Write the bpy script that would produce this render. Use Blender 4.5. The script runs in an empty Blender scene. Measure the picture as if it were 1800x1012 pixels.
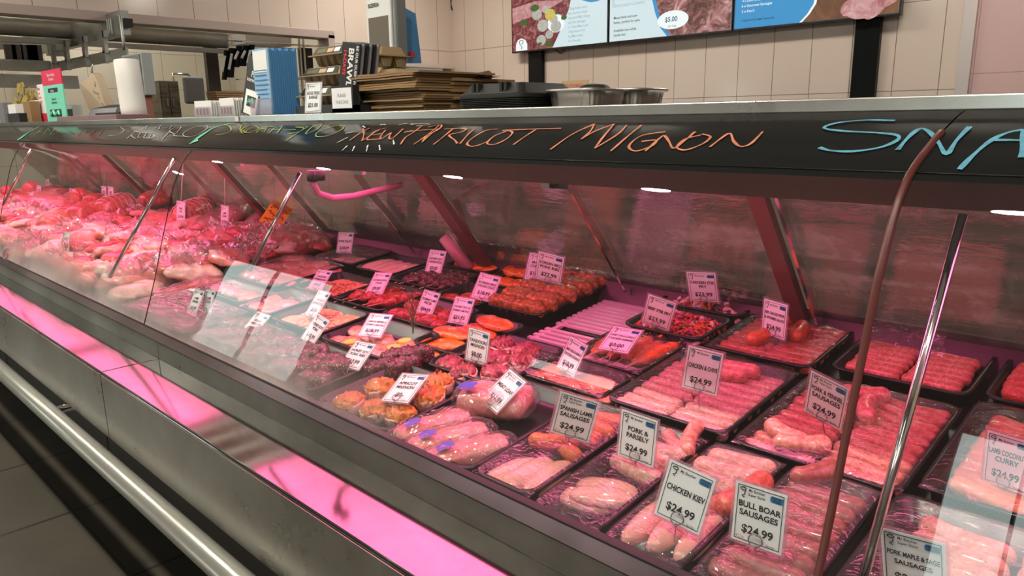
import bpy, bmesh, math, random
from mathutils import Vector, Matrix, noise as mnoise
R = math.radians
C = bpy.context.scene.collection
scn = bpy.context.scene
ZC = 1.27                                   # eye height above the floor
# ------------------------------------------------------------------ camera
psi, th, ro = R(44.3), R(12.8), R(-.8)
fh = Vector((-math.sin(psi), math.cos(psi), 0)); rt = Vector((math.cos(psi), math.sin(psi), 0)); up = Vector((0, 0, 1))
FW = fh*math.cos(th) - up*math.sin(th); UP = fh*math.sin(th) + up*math.cos(th)
RT = math.cos(ro)*rt + math.sin(ro)*UP; UP = -math.sin(ro)*rt + math.cos(ro)*UP
cd = bpy.data.cameras.new('camera'); cam = bpy.data.objects.new('camera', cd); C.objects.link(cam)
cam.matrix_world = Matrix(((RT.x, UP.x, -FW.x, 0), (RT.y, UP.y, -FW.y, 0), (RT.z, UP.z, -FW.z, ZC), (0, 0, 0, 1)))
cd.sensor_width = 36; cd.lens = 26.0; cd.clip_start = .02; scn.camera = cam
FOC = 1300.
# ------------------------------------------------------------------ view and world
scn.view_settings.view_transform = 'Standard'; scn.view_settings.look = 'None'
scn.view_settings.exposure = 0.0; scn.view_settings.gamma = 1
scn.cycles.use_denoising = True; scn.cycles.max_bounces = 10; scn.cycles.transparent_max_bounces = 24
scn.cycles.caustics_reflective = False; scn.cycles.caustics_refractive = False; scn.cycles.sample_clamp_indirect = 6
w = bpy.data.worlds.new('world'); scn.world = w; w.use_nodes = True
w.node_tree.nodes['Background'].inputs[0].default_value = (.9, .85, .78, 1); w.node_tree.nodes['Background'].inputs[1].default_value = .25
PINK = (1.0, .16, .37); PINK_L = 6.5          # the case lamps
ROOM = (1.0, .93, .80); PANEL_L = 43.0; DOWN_L = 500.; SPOT_L = 520.
WIN_L = 4.2

# ------------------------------------------------------------------ helpers
def lin(h):
    v = [int(h[i:i+2], 16)/255 for i in (0, 2, 4)]
    return tuple(x/12.92 if x < .04045 else ((x+.055)/1.055)**2.4 for x in v) + (1,)
def ray(px, py): return FW*FOC + RT*(px-900) + UP*(506-py)
def at(px, py, x=None, y=None, z=None):       # where the sight line meets a plane of the room (z measured from the eye)
    d = ray(px, py)
    s = x/d.x if x is not None else y/d.y if y is not None else z/d.z
    return d*s
TH = R(6.5); KS = math.tan(TH); SH0 = -.575
def shelf(y): return SH0 + KS*(y-.72)
def SP(px, py, h=0.):                         # point h above the sloping display shelf
    d = ray(px, py); k = KS
    s = (SH0 + h - k*.72)/(d.z - k*d.y); return d*s

def mat(name, col, rough=.5, metal=0., coat=0., emit=None, es=0., alpha=None, spec=.5):
    m = bpy.data.materials.new(name); m.use_nodes = True; b = m.node_tree.nodes['Principled BSDF']
    b.inputs['Base Color'].default_value = col if len(col) == 4 else (*col, 1)
    b.inputs['Roughness'].default_value = rough; b.inputs['Metallic'].default_value = metal
    b.inputs['Coat Weight'].default_value = coat; b.inputs['Coat Roughness'].default_value = .1
    b.inputs['Specular IOR Level'].default_value = spec
    if emit: b.inputs['Emission Color'].default_value = (*emit[:3], 1); b.inputs['Emission Strength'].default_value = es
    return m
def nd(m, t, **k):
    n = m.node_tree.nodes.new(t)
    for a, v in k.items():
        if a.startswith('i_'): n.inputs[a[2:].replace('_', ' ')].default_value = v
        else: setattr(n, a, v)
    return n
def ln(m, a, b): m.node_tree.links.new(a, b)
def coords(m, scale=(1, 1, 1), kind='Object'):
    t = nd(m, 'ShaderNodeTexCoord'); mp = nd(m, 'ShaderNodeMapping'); mp.inputs['Scale'].default_value = scale
    ln(m, t.outputs[kind], mp.inputs[0]); return mp.outputs[0]
def ramp(m, src, stops):
    r = nd(m, 'ShaderNodeValToRGB'); e = r.color_ramp.elements
    while len(e) < len(stops): e.new(.5)
    for i, (p, c) in enumerate(stops): e[i].position = p; e[i].color = c if len(c) == 4 else (*c, 1)
    ln(m, src, r.inputs[0]); return r.outputs[0]
def bump(m, src, strength=.3, dist=.002):
    b = nd(m, 'ShaderNodeBump'); b.inputs['Strength'].default_value = strength; b.inputs['Distance'].default_value = dist
    ln(m, src, b.inputs['Height']); ln(m, b.outputs[0], m.node_tree.nodes['Principled BSDF'].inputs['Normal'])
def noise(m, vec, s, d=4, rgh=.55):
    n = nd(m, 'ShaderNodeTexNoise'); n.inputs['Scale'].default_value = s; n.inputs['Detail'].default_value = d
    n.inputs['Roughness'].default_value = rgh; ln(m, vec, n.inputs['Vector']); return n.outputs[0]
def meat(name, c1, c2, c3=None, s=40, rough=.30, speck=None, bumps=.5, coat=.5, stretch=(1, 1, 1)):
    m = mat(name, c1, rough, coat=coat); b = m.node_tree.nodes['Principled BSDF']; v = coords(m, stretch)
    f = noise(m, v, s, 6, .65); st = [(.36, c1), (.56, c2)]
    if c3: st.append((.68, c3))
    col = ramp(m, f, st)
    if speck:
        vo = nd(m, 'ShaderNodeTexVoronoi'); vo.inputs['Scale'].default_value = speck[1]; ln(m, v, vo.inputs['Vector'])
        mask = ramp(m, vo.outputs['Distance'], [(speck[2], (1, 1, 1)), (speck[2]+.08, (0, 0, 0))])
        mx = nd(m, 'ShaderNodeMix', data_type='RGBA'); ln(m, mask, mx.inputs['Factor']); ln(m, col, mx.inputs['A'])
        mx.inputs['B'].default_value = speck[0]; col = mx.outputs['Result']
    ln(m, col, b.inputs['Base Color']); bump(m, f, bumps, .004)
    return m
def steel(name, base, rough, stretch=(1, 30, 30), vary=.12, bs=.06):
    m = mat(name, base, rough, 1.0); b = m.node_tree.nodes['Principled BSDF']
    v = coords(m, stretch); f = noise(m, v, 6, 5); v2 = coords(m); g = noise(m, v2, 3.5, 6, .7)
    mr = nd(m, 'ShaderNodeMapRange'); mr.inputs['To Min'].default_value = max(.03, rough-vary); mr.inputs['To Max'].default_value = rough+vary
    ln(m, g, mr.inputs['Value']); ln(m, mr.outputs[0], b.inputs['Roughness'])
    col = ramp(m, g, [(.3, tuple(x*.72 for x in base[:3])), (.7, base)]); ln(m, col, b.inputs['Base Color'])
    bump(m, f, bs, .001); return m
def thin_glass(name, tint=(.97, .98, .975), f0=.08, film=None, rough=0.0):
    m = bpy.data.materials.new(name); m.use_nodes = True; nt = m.node_tree; nt.nodes.clear()
    out = nd(m, 'ShaderNodeOutputMaterial'); tr = nd(m, 'ShaderNodeBsdfTransparent'); tr.inputs[0].default_value = (*tint, 1)
    gl = nd(m, 'ShaderNodeBsdfGlossy'); gl.inputs['Roughness'].default_value = rough
    lw = nd(m, 'ShaderNodeLayerWeight'); lw.inputs['Blend'].default_value = .5
    p = nd(m, 'ShaderNodeMath', operation='POWER'); p.inputs[1].default_value = 5; ln(m, lw.outputs['Facing'], p.inputs[0])
    mr = nd(m, 'ShaderNodeMapRange'); mr.inputs['To Min'].default_value = f0; mr.inputs['To Max'].default_value = .95; ln(m, p.outputs[0], mr.inputs['Value'])
    mx = nd(m, 'ShaderNodeMixShader'); ln(m, mr.outputs[0], mx.inputs[0]); ln(m, tr.outputs[0], mx.inputs[1]); ln(m, gl.outputs[0], mx.inputs[2])
    last = mx.outputs[0]
    if film:
        fac, col = film(m)
        df = nd(m, 'ShaderNodeBsdfDiffuse'); df.inputs[0].default_value = col
        tl = nd(m, 'ShaderNodeBsdfTranslucent'); tl.inputs[0].default_value = col
        ad = nd(m, 'ShaderNodeMixShader'); ad.inputs[0].default_value = .35; ln(m, df.outputs[0], ad.inputs[1]); ln(m, tl.outputs[0], ad.inputs[2])
        m2 = nd(m, 'ShaderNodeMixShader'); ln(m, fac, m2.inputs[0]); ln(m, last, m2.inputs[1]); ln(m, ad.outputs[0], m2.inputs[2]); last = m2.outputs[0]
    ln(m, last, out.inputs[0]); m['bumpable'] = 1
    return m, gl

class MB:
    """collects shapes into one mesh"""
    def __init__(s): s.v = []; s.f = []; s.m = []; s.mi = 0
    def add(s, vs, fs, M=None):
        n = len(s.v); s.v += [(M @ Vector(p)) if M else Vector(p) for p in vs]
        s.f += [tuple(i+n for i in f) for f in fs]; s.m += [s.mi]*len(fs); return s
    def box(s, x0, x1, y0, y1, z0, z1, M=None):
        v = [(x, y, z) for x in (x0, x1) for y in (y0, y1) for z in (z0, z1)]
        return s.add(v, [(0, 1, 3, 2), (4, 6, 7, 5), (0, 4, 5, 1), (2, 3, 7, 6), (0, 2, 6, 4), (1, 5, 7, 3)], M)
    def quad(s, *p): return s.add(p, [tuple(range(len(p)))])
    def prism(s, prof, x0, x1, M=None, close=True):      # profile (y,z) swept along X
        n = len(prof); v = [(x0, *p) for p in prof] + [(x1, *p) for p in prof]
        f = [(i, (i+1) % n, n+(i+1) % n, n+i) for i in range(n if close else n-1)]
        if close: f += [tuple(range(n))[::-1], tuple(range(n, 2*n))]
        return s.add(v, f, M)
    def tube(s, pts, r, n=10, cap=True, M=None):
        pts = [Vector(p) for p in pts]; rs = r if isinstance(r, (list, tuple)) else [r]*len(pts); v = []; f = []
        t0 = (pts[1]-pts[0]).normalized(); a = t0.orthogonal().normalized()
        for i, p in enumerate(pts):
            t = (pts[min(i+1, len(pts)-1)] - pts[max(i-1, 0)]).normalized(); a = (a - t*a.dot(t)).normalized(); b = t.cross(a)
            for k in range(n):
                g = 2*math.pi*k/n; v.append(p + (a*math.cos(g) + b*math.sin(g))*rs[i])
        for i in range(len(pts)-1):
            for k in range(n): f.append((i*n+k, i*n+(k+1) % n, (i+1)*n+(k+1) % n, (i+1)*n+k))
        if cap: f += [tuple(range(n))[::-1], tuple(range((len(pts)-1)*n, len(pts)*n))]
        return s.add(v, f, M)
    def loft(s, rings, cap=True, M=None, closed=True):
        n = len(rings[0]); v = [p for r_ in rings for p in r_]; f = []
        for i in range(len(rings)-1):
            for k in range(n if closed else n-1): f.append((i*n+k, i*n+(k+1) % n, (i+1)*n+(k+1) % n, (i+1)*n+k))
        if cap and closed: f += [tuple(range(n))[::-1], tuple(range((len(rings)-1)*n, len(rings)*n))]
        return s.add(v, f, M)
    def mesh(s, name, mats, smooth=False, off=None):
        me = bpy.data.meshes.new(name)
        vs = [p - off for p in s.v] if off is not None else s.v
        me.from_pydata([tuple(p) for p in vs], [], s.f)
        for m_ in (mats if isinstance(mats, (list, tuple)) else [mats]): me.materials.append(m_)
        if any(s.m): me.polygons.foreach_set('material_index', s.m)
        if smooth: me.polygons.foreach_set('use_smooth', [True]*len(s.f))
        me.update(); return me
    def part(s, name, mats, parent=None, smooth=False, label=None):     # shape given in room coordinates (z from the eye)
        off = Vector(parent['base']) if parent and 'base' in parent else Vector((0, 0, 0))
        o = bpy.data.objects.new(name, s.mesh(name, mats, smooth, off)); C.objects.link(o)
        if parent: o.parent = parent
        else: o.location = (0, 0, ZC)
        if label: o['label'] = label
        return o
    def local(s, name, mats, parent, smooth=False, label=None):          # shape given in the parent's own coordinates
        o = bpy.data.objects.new(name, s.mesh(name, mats, smooth)); C.objects.link(o); o.parent = parent
        if label: o['label'] = label
        return o
def soft(o, w=.002, seg=2):
    b = o.modifiers.new('bevel', 'BEVEL'); b.width = w; b.segments = seg; b.limit_method = 'ANGLE'; return o
def thing(name, base, label, cat, group=None, rot=None):
    o = bpy.data.objects.new(name, None); C.objects.link(o); o.empty_display_size = .05
    o.location = (base[0], base[1], base[2]+ZC)
    if rot is not None: o.rotation_euler = rot
    o['base'] = [float(q) for q in base]; o['label'] = label; o['category'] = cat
    if group: o['group'] = group
    return o
def tag(o, label, cat, group=None):
    o['label'] = label; o['category'] = cat
    if group: o['group'] = group
    return o
def single(name, me, loc, rot, label, cat, group=None, kind=None):
    o = bpy.data.objects.new(name, me); C.objects.link(o); o.location = (loc[0], loc[1], loc[2]+ZC)
    o.rotation_euler = rot; tag(o, label, cat, group)
    if kind: o['kind'] = kind
    return o
def struct(mb, name, m, smooth=False):
    o = mb.part(name, m, None, smooth); o['kind'] = 'structure'; return o
_tc = {}
def text_geo(body, size=1., bold=.0, align='CENTER'):                    # flat letters in the XY plane -> verts, faces
    k = (body, bold, align)
    if k not in _tc:
        cu = bpy.data.curves.new('t', 'FONT'); cu.body = body; cu.size = 1; cu.align_x = align; cu.offset = bold; cu.resolution_u = 3
        o = bpy.data.objects.new('t', cu); me = bpy.data.meshes.new_from_object(o)
        _tc[k] = ([tuple(v.co) for v in me.vertices], [tuple(p.vertices) for p in me.polygons])
        bpy.data.objects.remove(o); bpy.data.meshes.remove(me)
    v, f = _tc[k]; return [(a*size, b*size, c) for a, b, c in v], f
def text_to(mb, body, M, size, bold=.012, align='CENTER', width=None, sx=1.):
    v, f = text_geo(body, 1, bold, align)
    if not v: return
    wd = max(p[0] for p in v) - min(p[0] for p in v)
    if width and wd*size*sx > width: sx = width/(wd*size)
    mb.add([(a*size*sx, b*size, 0) for a, b, c in v], f, M)
XZ = Matrix(((1, 0, 0, 0), (0, 0, -1, 0), (0, 1, 0, 0), (0, 0, 0, 1)))   # text plane -> upright, facing -Y

# ------------------------------------------------------------------ materials
M_ = {}
M_['steel_deck'] = steel('steel_deck', (.42, .405, .385, 1), .085, vary=.02, bs=.002)
M_['steel'] = steel('steel', (.56, .54, .50, 1), .32, bs=.02)
M_['steel_ledge'] = steel('steel_ledge', (.58, .56, .52, 1), .30, bs=.008)
M_['galv'] = steel('galvanised', (.50, .52, .49, 1), .45, stretch=(1, 1, 1), bs=.1)
M_['chrome'] = mat('chrome', (.75, .73, .72), .12, 1)
M_['kick'] = mat('kick', lin('4a4440'), .5, .3)
M_['black_panel'] = mat('black_panel', (.010, .011, .011), .14, coat=0, spec=.12)
M_['maroon'] = mat('canopy', lin('2a1c1a'), .4)
M_['rubber'] = mat('rubber', (.01, .01, .01), .5)
M_['seal'] = mat('glass_seal', lin('5a2a26'), .4)
M_['blackplastic'] = mat('black_plastic', (.010, .009, .011), .3)
M_['whiteplastic'] = mat('white_plastic', lin('e6e6e2'), .4)
M_['greyplastic'] = mat('grey_plastic', lin('a9b0ae'), .45)
M_['midgrey'] = mat('mid_grey', lin('7d7c80'), .5)
M_['paper'] = mat('paper', (.86, .87, .88), .7)
M_['ink'] = mat('ink', (.015, .015, .02), .6)
M_['badge'] = mat('badge_blue', lin('1f78a8'), .5)
M_['badge_dark'] = mat('badge_print', lin('123a58'), .5)
M_['red_ink'] = mat('red_ink', lin('c8606a'), .6)
M_['orange_card'] = mat('orange_card', lin('ffb400'), .6)
M_['white_metal'] = mat('white_metal', lin('ddd5d0'), .35)
M_['pinkbar'] = mat('pink_bar', lin('b3a29b'), .4)
M_['wire'] = mat('wire', (.35, .33, .33), .3, 1)
M_['dark_cable'] = mat('cable', (.02, .02, .02), .5)
def emis(name, col, s):
    return mat(name, (.02, .02, .02) if 'screen' in name else (.8, .8, .8), .35, emit=col, es=s)
M_['lamp'] = emis('case_lamp', PINK, PINK_L)
M_['panel'] = emis('ceiling_light', ROOM, PANEL_L)
M_['panel_far'] = emis('ceiling_light_far', (1, .95, .84), PANEL_L*.6)
M_['spot'] = emis('spot_bulb', ROOM, SPOT_L)
M_['down'] = emis('downlight', (1, .98, .95), DOWN_L)
def wallmat(name, base, grout, sx, sz, axis, rough=.16, off=(0, 0)):
    """ceramic tiles: sx wide, sz tall; axis = which coordinate runs along the wall"""
    m = mat(name, base, rough, coat=.2); b = m.node_tree.nodes['Principled BSDF']
    t = nd(m, 'ShaderNodeTexCoord'); sep = nd(m, 'ShaderNodeSeparateXYZ'); ln(m, t.outputs['Object'], sep.inputs[0])
    cmb = nd(m, 'ShaderNodeCombineXYZ')
    a = nd(m, 'ShaderNodeMath', operation='ADD'); a.inputs[1].default_value = off[0]; ln(m, sep.outputs[axis], a.inputs[0])
    c = nd(m, 'ShaderNodeMath', operation='ADD'); c.inputs[1].default_value = off[1]; ln(m, sep.outputs['Z' if axis != 'Zf' else 'Y'], c.inputs[0])
    ln(m, a.outputs[0], cmb.inputs[0]); ln(m, c.outputs[0], cmb.inputs[1])
    br = nd(m, 'ShaderNodeTexBrick'); br.offset = 0; br.squash = 1
    br.inputs['Scale'].default_value = 1; br.inputs['Brick Width'].default_value = sx; br.inputs['Row Height'].default_value = sz
    br.inputs['Mortar Size'].default_value = .0028; br.inputs['Mortar Smooth'].default_value = .2
    br.inputs['Color1'].default_value = base; br.inputs['Color2'].default_value = tuple(x*.965 for x in base[:3]) + (1,); br.inputs['Mortar'].default_value = grout
    ln(m, cmb.outputs[0], br.inputs['Vector']); ln(m, br.outputs['Color'], b.inputs['Base Color'])
    bp = nd(m, 'ShaderNodeBump'); bp.inputs['Strength'].default_value = .5; bp.inputs['Distance'].default_value = .002; bp.invert = True
    ln(m, br.outputs['Fac'], bp.inputs['Height']); ln(m, bp.outputs[0], b.inputs['Normal']); return m

# ------------------------------------------------------------------ room shell
YW = 5.6; XS = -6.3; ZCEIL = 1.75; ZF = -ZC
TW, TL = .2884, .571
cream = lin('d9c8bc')
m_back = wallmat('wall_tiles', cream, lin('7d706a'), TW, TL, 'X', off=(.577*YW % TW, -.028*YW))
m_side = wallmat('side_tiles', cream, lin('7d706a'), TW, TL, 'Y', off=(-.497*YW, -.130*YW))
m_far = wallmat('far_tiles', lin('d2cab8'), lin('8b8270'), .42, .42, 'Y', rough=.3)
m_far2 = wallmat('far_tiles_two', lin('d2cab8'), lin('8b8270'), .42, .42, 'X', rough=.3)
m_floor = mat('floor_tiles', lin('4f4a42'), .42)
def floor_nodes():
    m = m_floor; b = m.node_tree.nodes['Principled BSDF']
    v = coords(m); m.node_tree.nodes['Mapping'].inputs['Location'].default_value = (2.66+5.36*4, -.583+5.36, 0)
    br = nd(m, 'ShaderNodeTexBrick'); br.offset = 0; br.inputs['Scale'].default_value = 1
    br.inputs['Brick Width'].default_value = .536; br.inputs['Row Height'].default_value = .536; br.inputs['Mortar Size'].default_value = .006
    n = noise(m, v, 2.2, 6, .6); col = ramp(m, n, [(.3, lin('37322a')), (.7, lin('4d473c'))])
    ln(m, col, br.inputs['Color1']); ln(m, col, br.inputs['Color2']); br.inputs['Mortar'].default_value = lin('1c1914')
    ln(m, v, br.inputs['Vector']); ln(m, br.outputs['Color'], b.inputs['Base Color'])
floor_nodes()
struct(MB().box(-10.5, 2.6, -3.4, YW+.1, ZF-.05, ZF), 'floor', m_floor)
m_ceil = mat('ceiling_paint', lin('ece8e0'), .8)
struct(MB().box(-10.5, 2.6, -3.4, YW+.1, ZCEIL, ZCEIL+.06), 'ceiling', m_ceil)
struct(MB().box(XS, 2.5, YW, YW+.1, ZF, ZCEIL), 'wall_back', m_back)
# wall at the end of the counter, with the long service opening
OT = .143*YW; OJ = .722*YW; HB0, HB1, HZ0, HZ1 = .868*YW, .992*YW, .04*YW, .098*YW
sw = MB()
sw.box(XS-.14, XS, 1.0, YW, OT, ZCEIL)                 # over the opening
sw.box(XS-.14, XS, -3.4, 1.75, ZF, OT) if False else None
sw.box(XS-.14, XS, 1.75, OJ, ZF, -.12)                  # under the opening, behind the counter
sw.box(XS-.14, XS, OJ, YW, HZ1, OT); sw.box(XS-.14, XS, OJ, HB0, ZF, HZ1); sw.box(XS-.14, XS, HB1, YW, ZF, HZ1); sw.box(XS-.14, XS, HB0, HB1, ZF, HZ0)
struct(sw, 'wall_left', m_side)
fr = MB(); e = .022
fr.box(XS-.16, XS+e, 1.1, OJ+.05, OT-.035, OT+.035).box(XS-.16, XS+e, OJ-.02, OJ+.05, -.12, OT)
struct(soft(fr.part('trim_1', M_['pinkbar']), .004), 'x', None) if False else None
o = struct(fr, 'trim_1', M_['pinkbar']); soft(o, .004)
o = struct(MB().box(XS-.01, XS+.03, HB0-.04, HB0, HZ0, HZ1+.04).box(XS-.01, XS+.03, HB0, HB1+.02, HZ1, HZ1+.04), 'trim_2', mat('hatch_trim', lin('cdbcae'), .5))
struct(MB().box(XS-.9, XS-.85, HB0-.3, HB1+.1, ZF, .6), 'wall_hatch', mat('hatch_paint', lin('b9bfae'), .6))
# right hand end: metal upright and flush pink panel wall beyond it
o = struct(MB().box(-.2475*YW, -.2345*YW, YW-.06, YW, ZF, ZCEIL), 'trim_3', mat('alu_trim', lin('cfc6c4'), .35, .4))
m_pp = wallmat('pink_panel', lin('d9b7b6'), lin('b48f90'), 1.3, .9, 'X', off=(0, -.044*YW))
struct(MB().box(-.2345*YW, 2.5, YW-.03, YW, ZF, ZCEIL), 'wall_panel', m_pp)
struct(MB().box(2.5, 2.6, -3.4, YW, ZF, ZCEIL), 'wall_right', mat('paint_right', lin('cdbfb0'), .7))
# far room behind the opening
XF = -9.6
struct(MB().box(XF-.1, XF, 1.1, YW, ZF, ZCEIL), 'wall_far', m_far)
struct(MB().box(XF, XS-.14, 1.0, 1.1, ZF, ZCEIL).box(-10.5, XF, 1.0, 1.1, ZF, ZCEIL), 'wall_hall', mat('hall_paint', lin('b5a898'), .7))
struct(MB().box(-10.6, -10.5, -3.4, 1.1, ZF, ZCEIL), 'wall_end', mat('end_paint', lin('8f8579'), .7))
struct(MB().box(XF, XS-.14, YW-.9, YW-.8, ZF, ZCEIL), 'wall_far_side', m_far2)
# customer side: shop front with bright panes seen mirrored in the curved glass
fwall = MB(); YFR = -3.2
m_front = mat('shopfront_paint', lin('6f675f'), .7)
lit_panes = [(-9.9, -7.35, -.3, .62), (-4.12, -3.22, .2, .3), (-.92, -.25, -.3, .78), (-6.8, -4.3, -1.15, -.42), (-3.1, -1.1, -1.15, -.42), (-.1, 2.2, -1.15, -.42)]
xs = [-10.4]
for a, b, c_, d_ in sorted(lit_panes):
    fwall.box(xs[-1], a, YFR-.1, YFR, ZF, ZCEIL).box(a, b, YFR-.1, YFR, ZF, c_).box(a, b, YFR-.1, YFR, d_, ZCEIL); xs.append(b)
fwall.box(xs[-1], 2.5, YFR-.1, YFR, ZF, ZCEIL)
struct(fwall, 'wall_front', m_front)
m_day = mat('daylight_pane', (.7, .8, .8), .4, emit=(.82, 1, .95), es=WIN_L)
m_fill = mat('low_fill_pane', (.7, .8, .8), .4, emit=(1, .97, .9), es=2.2)  # low glowing panes added as fill for floor, fascia and card fronts
for i, (a, b, c_, d_) in enumerate(lit_panes):
    o = struct(MB().box(a, b, YFR-.06, YFR-.04, c_, d_), 'window_%d' % (i+1), m_day if i < 3 else m_fill)
    nm = 1
    g = MB()
    for k in range(1, nm+1): x = a+(b-a)*k/(nm+1); g.box(x-.008, x+.008, YFR-.04, YFR+.01, c_, d_)
    if i != 1: f_ = g.part('window_frame', m_front, None); f_.parent = o; f_.location = (0, 0, 0)
# ceiling lights
cl = []
for i, (x, y) in enumerate(((-1.2, 4.3), (-3.4, 4.3), (-5.3, 4.3), (-7.9, 1.9), (-7.9, 3.6), (-9.0, 2.8))):
    near = x > -6
    t = thing('ceiling_light', (x, y, ZCEIL), 'flat white panel light set in the ceiling, %s' % ('over the staff aisle' if x > -6 else 'in the room beyond the opening'), 'light', 'ceiling panel lights')
    MB().box(x-.42, x+.42, y-.17, y+.17, ZCEIL-.03, ZCEIL).part('frame', M_['white_metal'], t)
    MB().box(x-.38, x+.38, y-.13, y+.13, ZCEIL-.034, ZCEIL-.0305).part('diffuser', M_['panel'] if near else M_['panel_far'], t)
for x, y in ((1.0, -.1), (-.5, -.1), (-1.9, -.1), (-3.3, -.1), (-4.7, -.1), (-6.4, -.1), (-8.4, -.9)):
    t = thing('spotlight', (x, y, ZCEIL), 'round ceiling spotlight over the customer aisle', 'light', 'spotlights over the customer aisle')
    MB().tube([(x, y, ZCEIL-.03), (x, y, ZCEIL)], .11, 24).part('ring', M_['white_metal'], t)
    MB().tube([(x, y, ZCEIL-.034), (x, y, ZCEIL-.0305)], .075, 18).part('bulb', M_['spot'], t)
for x in (-1.82, -2.21, -2.62, -3.02, -4.72, -4.90, -5.33, -5.94):
    t = thing('downlight', (x, 1.18, ZCEIL), 'small bright round downlight in the ceiling above the counter ledge', 'light', 'downlights above the counter')
    MB().tube([(x, 1.18, ZCEIL-.02), (x, 1.18, ZCEIL)], .045, 16).part('ring', M_['white_metal'], t)
    MB().tube([(x, 1.18, ZCEIL-.0235), (x, 1.18, ZCEIL-.0205)], .013, 12).part('bulb', M_['down'], t)
# ------------------------------------------------------------------ refrigerated counter
X0, X1 = -6.22, 1.0
JOINTS = [-5.65, -3.85, -2.10, -.257]
PR = [(.700, -.536), (.713, -.50), (.725, -.468), (.748, -.40), (.772, -.32), (.795, -.25), (.818, -.177), (.832, -.145), (.845, -.12), (.858, -.098), (.868, -.085), (.884, -.070)]
HD = [(.884, -.070), (.90, -.060), (.925, -.048), (.955, -.036), (.98, -.026), (1.01, -.016), (1.05, -.004), (1.085, .004)]
case = thing('display_counter', (-2.6, .9, ZF), 'long stainless steel refrigerated meat counter with curved glass front', 'counter')
def cpart(mb, name, m, smooth=False, label=None, par=None):
    return mb.part(name, m, case, smooth, label)
def subpart(mb, name, m, par, smooth=False, label=None):       # a sub-part under a counter part (parts sit at the counter's origin)
    o = mb.part(name, m, case, smooth, label); o.parent = par; return o
soft(cpart(MB().prism([(.538, -.597), (.680, -.5965), (.680, -.604), (.545, -.607), (.545, -.77), (.535, -.77), (.535, -.601)], X0, -1.957).prism([(.538, -.597), (.680, -.5965), (.680, -.604), (.545, -.607), (.545, -.77), (.535, -.77), (.535, -.601)], -1.953, X1), 'front_shelf', M_['steel_deck'], label='stainless steel front shelf reflecting pink light'), .0015)
fa = MB()
for a, b in ((X0, -2.803+.85), (-2.797+.85, X1)): fa.box(a, b, .5325, .5345, -.77, -.602)
cpart(fa, 'fascia', steel('fascia_steel', (.72, .70, .65, 1), .30, stretch=(14, 1, 1), vary=.14, bs=.03))
st = MB()
for a, b in ((X0, -1.957), (-1.953, X1)): st.prism([(.683, -.5966), (.676, -.5966), (.676, -.548), (.697, -.538), (.705, -.545), (.705, -.592)], a, b)
soft(cpart(st, 'front_step', M_['steel']), .0015)
cpart(MB().prism([(.674, -.5492), (.674, -.5472), (.697, -.5372), (.6975, -.5385)], X0, X1), 'dulled_step_top', steel('dulled_step_top', (.30, .24, .25, 1), .22, bs=.02), label='darkened sloping step top under the glass')  # added strip, steel darkened to hold down the glare on the step top
cpart(MB().box(X0, X1, .785, .83, ZF, -.66).box(X0, X1, .56, .83, -.668, -.66), 'kick_panel', M_['kick'])
for x in (-4.4, -2.9, -1.42, -.2): cpart(MB().box(x-.002, x+.002, .783, .786, ZF+.01, -.67), 'panel_joint', M_['rubber'])
cpart(MB().box(X0, X1, .83, 1.60, ZF, -.62), 'body', M_['kick'])
cpart(MB().tube([(X0, .495, -.800), (X1, .495, -.800)], .0255, 20), 'bumper_rail', mat('bumper', lin('a8a89f'), .28, .55), True, 'round pale metal bumper rail')
for x in (-5.5, -3.8, -2.35, -.9, .5): cpart(MB().tube([(x, .495, -.80), (x, .79, -.80)], .011, 10), 'rail_bracket', M_['chrome'], True)
cpart(MB().tube([(X0, .489, -.829), (X1, .489, -.829)], .0035, 8), 'rail_trim', M_['chrome'], True)
# black gasket at the foot of the glass
cpart(MB().box(X0, X1, .697, .712, -.548, -.534), 'gasket', M_['rubber'])
# sloping display shelf: slotted plate
def shelf_box(mb, x0, x1, y0, y1, h0, h1):
    v = [(x, y, shelf(y)+h) for x in (x0, x1) for y in (y0, y1) for h in (h0, h1)]
    mb.add(v, [(0, 1, 3, 2), (4, 6, 7, 5), (0, 4, 5, 1), (2, 3, 7, 6), (0, 2, 6, 4), (1, 5, 7, 3)])
m_shelf = steel('shelf_steel', (.30, .28, .29, 1), .35, stretch=(1, 1, 1))
m_slat = mat('slat_paint', lin('e9d5df'), .38)
cpart((lambda b: (shelf_box(b, X0, X1, .705, 1.60, -.02, -.002), b)[1])(MB()), 'display_shelf', M_['blackplastic'])
g = MB(); n = 0
for k in range(26):                                            # open grille where no tray stands
    y = 1.075 + k*.021
    if k in (12,): continue
    shelf_box(g, -1.165, -.80, y, y+.0105, .004, .009)
for x in (-1.15, -.985, -.82): shelf_box(g, x-.006, x+.006, 1.07, 1.62, -.001, .006)
cpart(g, 'grille', m_slat, label='pale slotted grille of the empty shelf')
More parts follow.
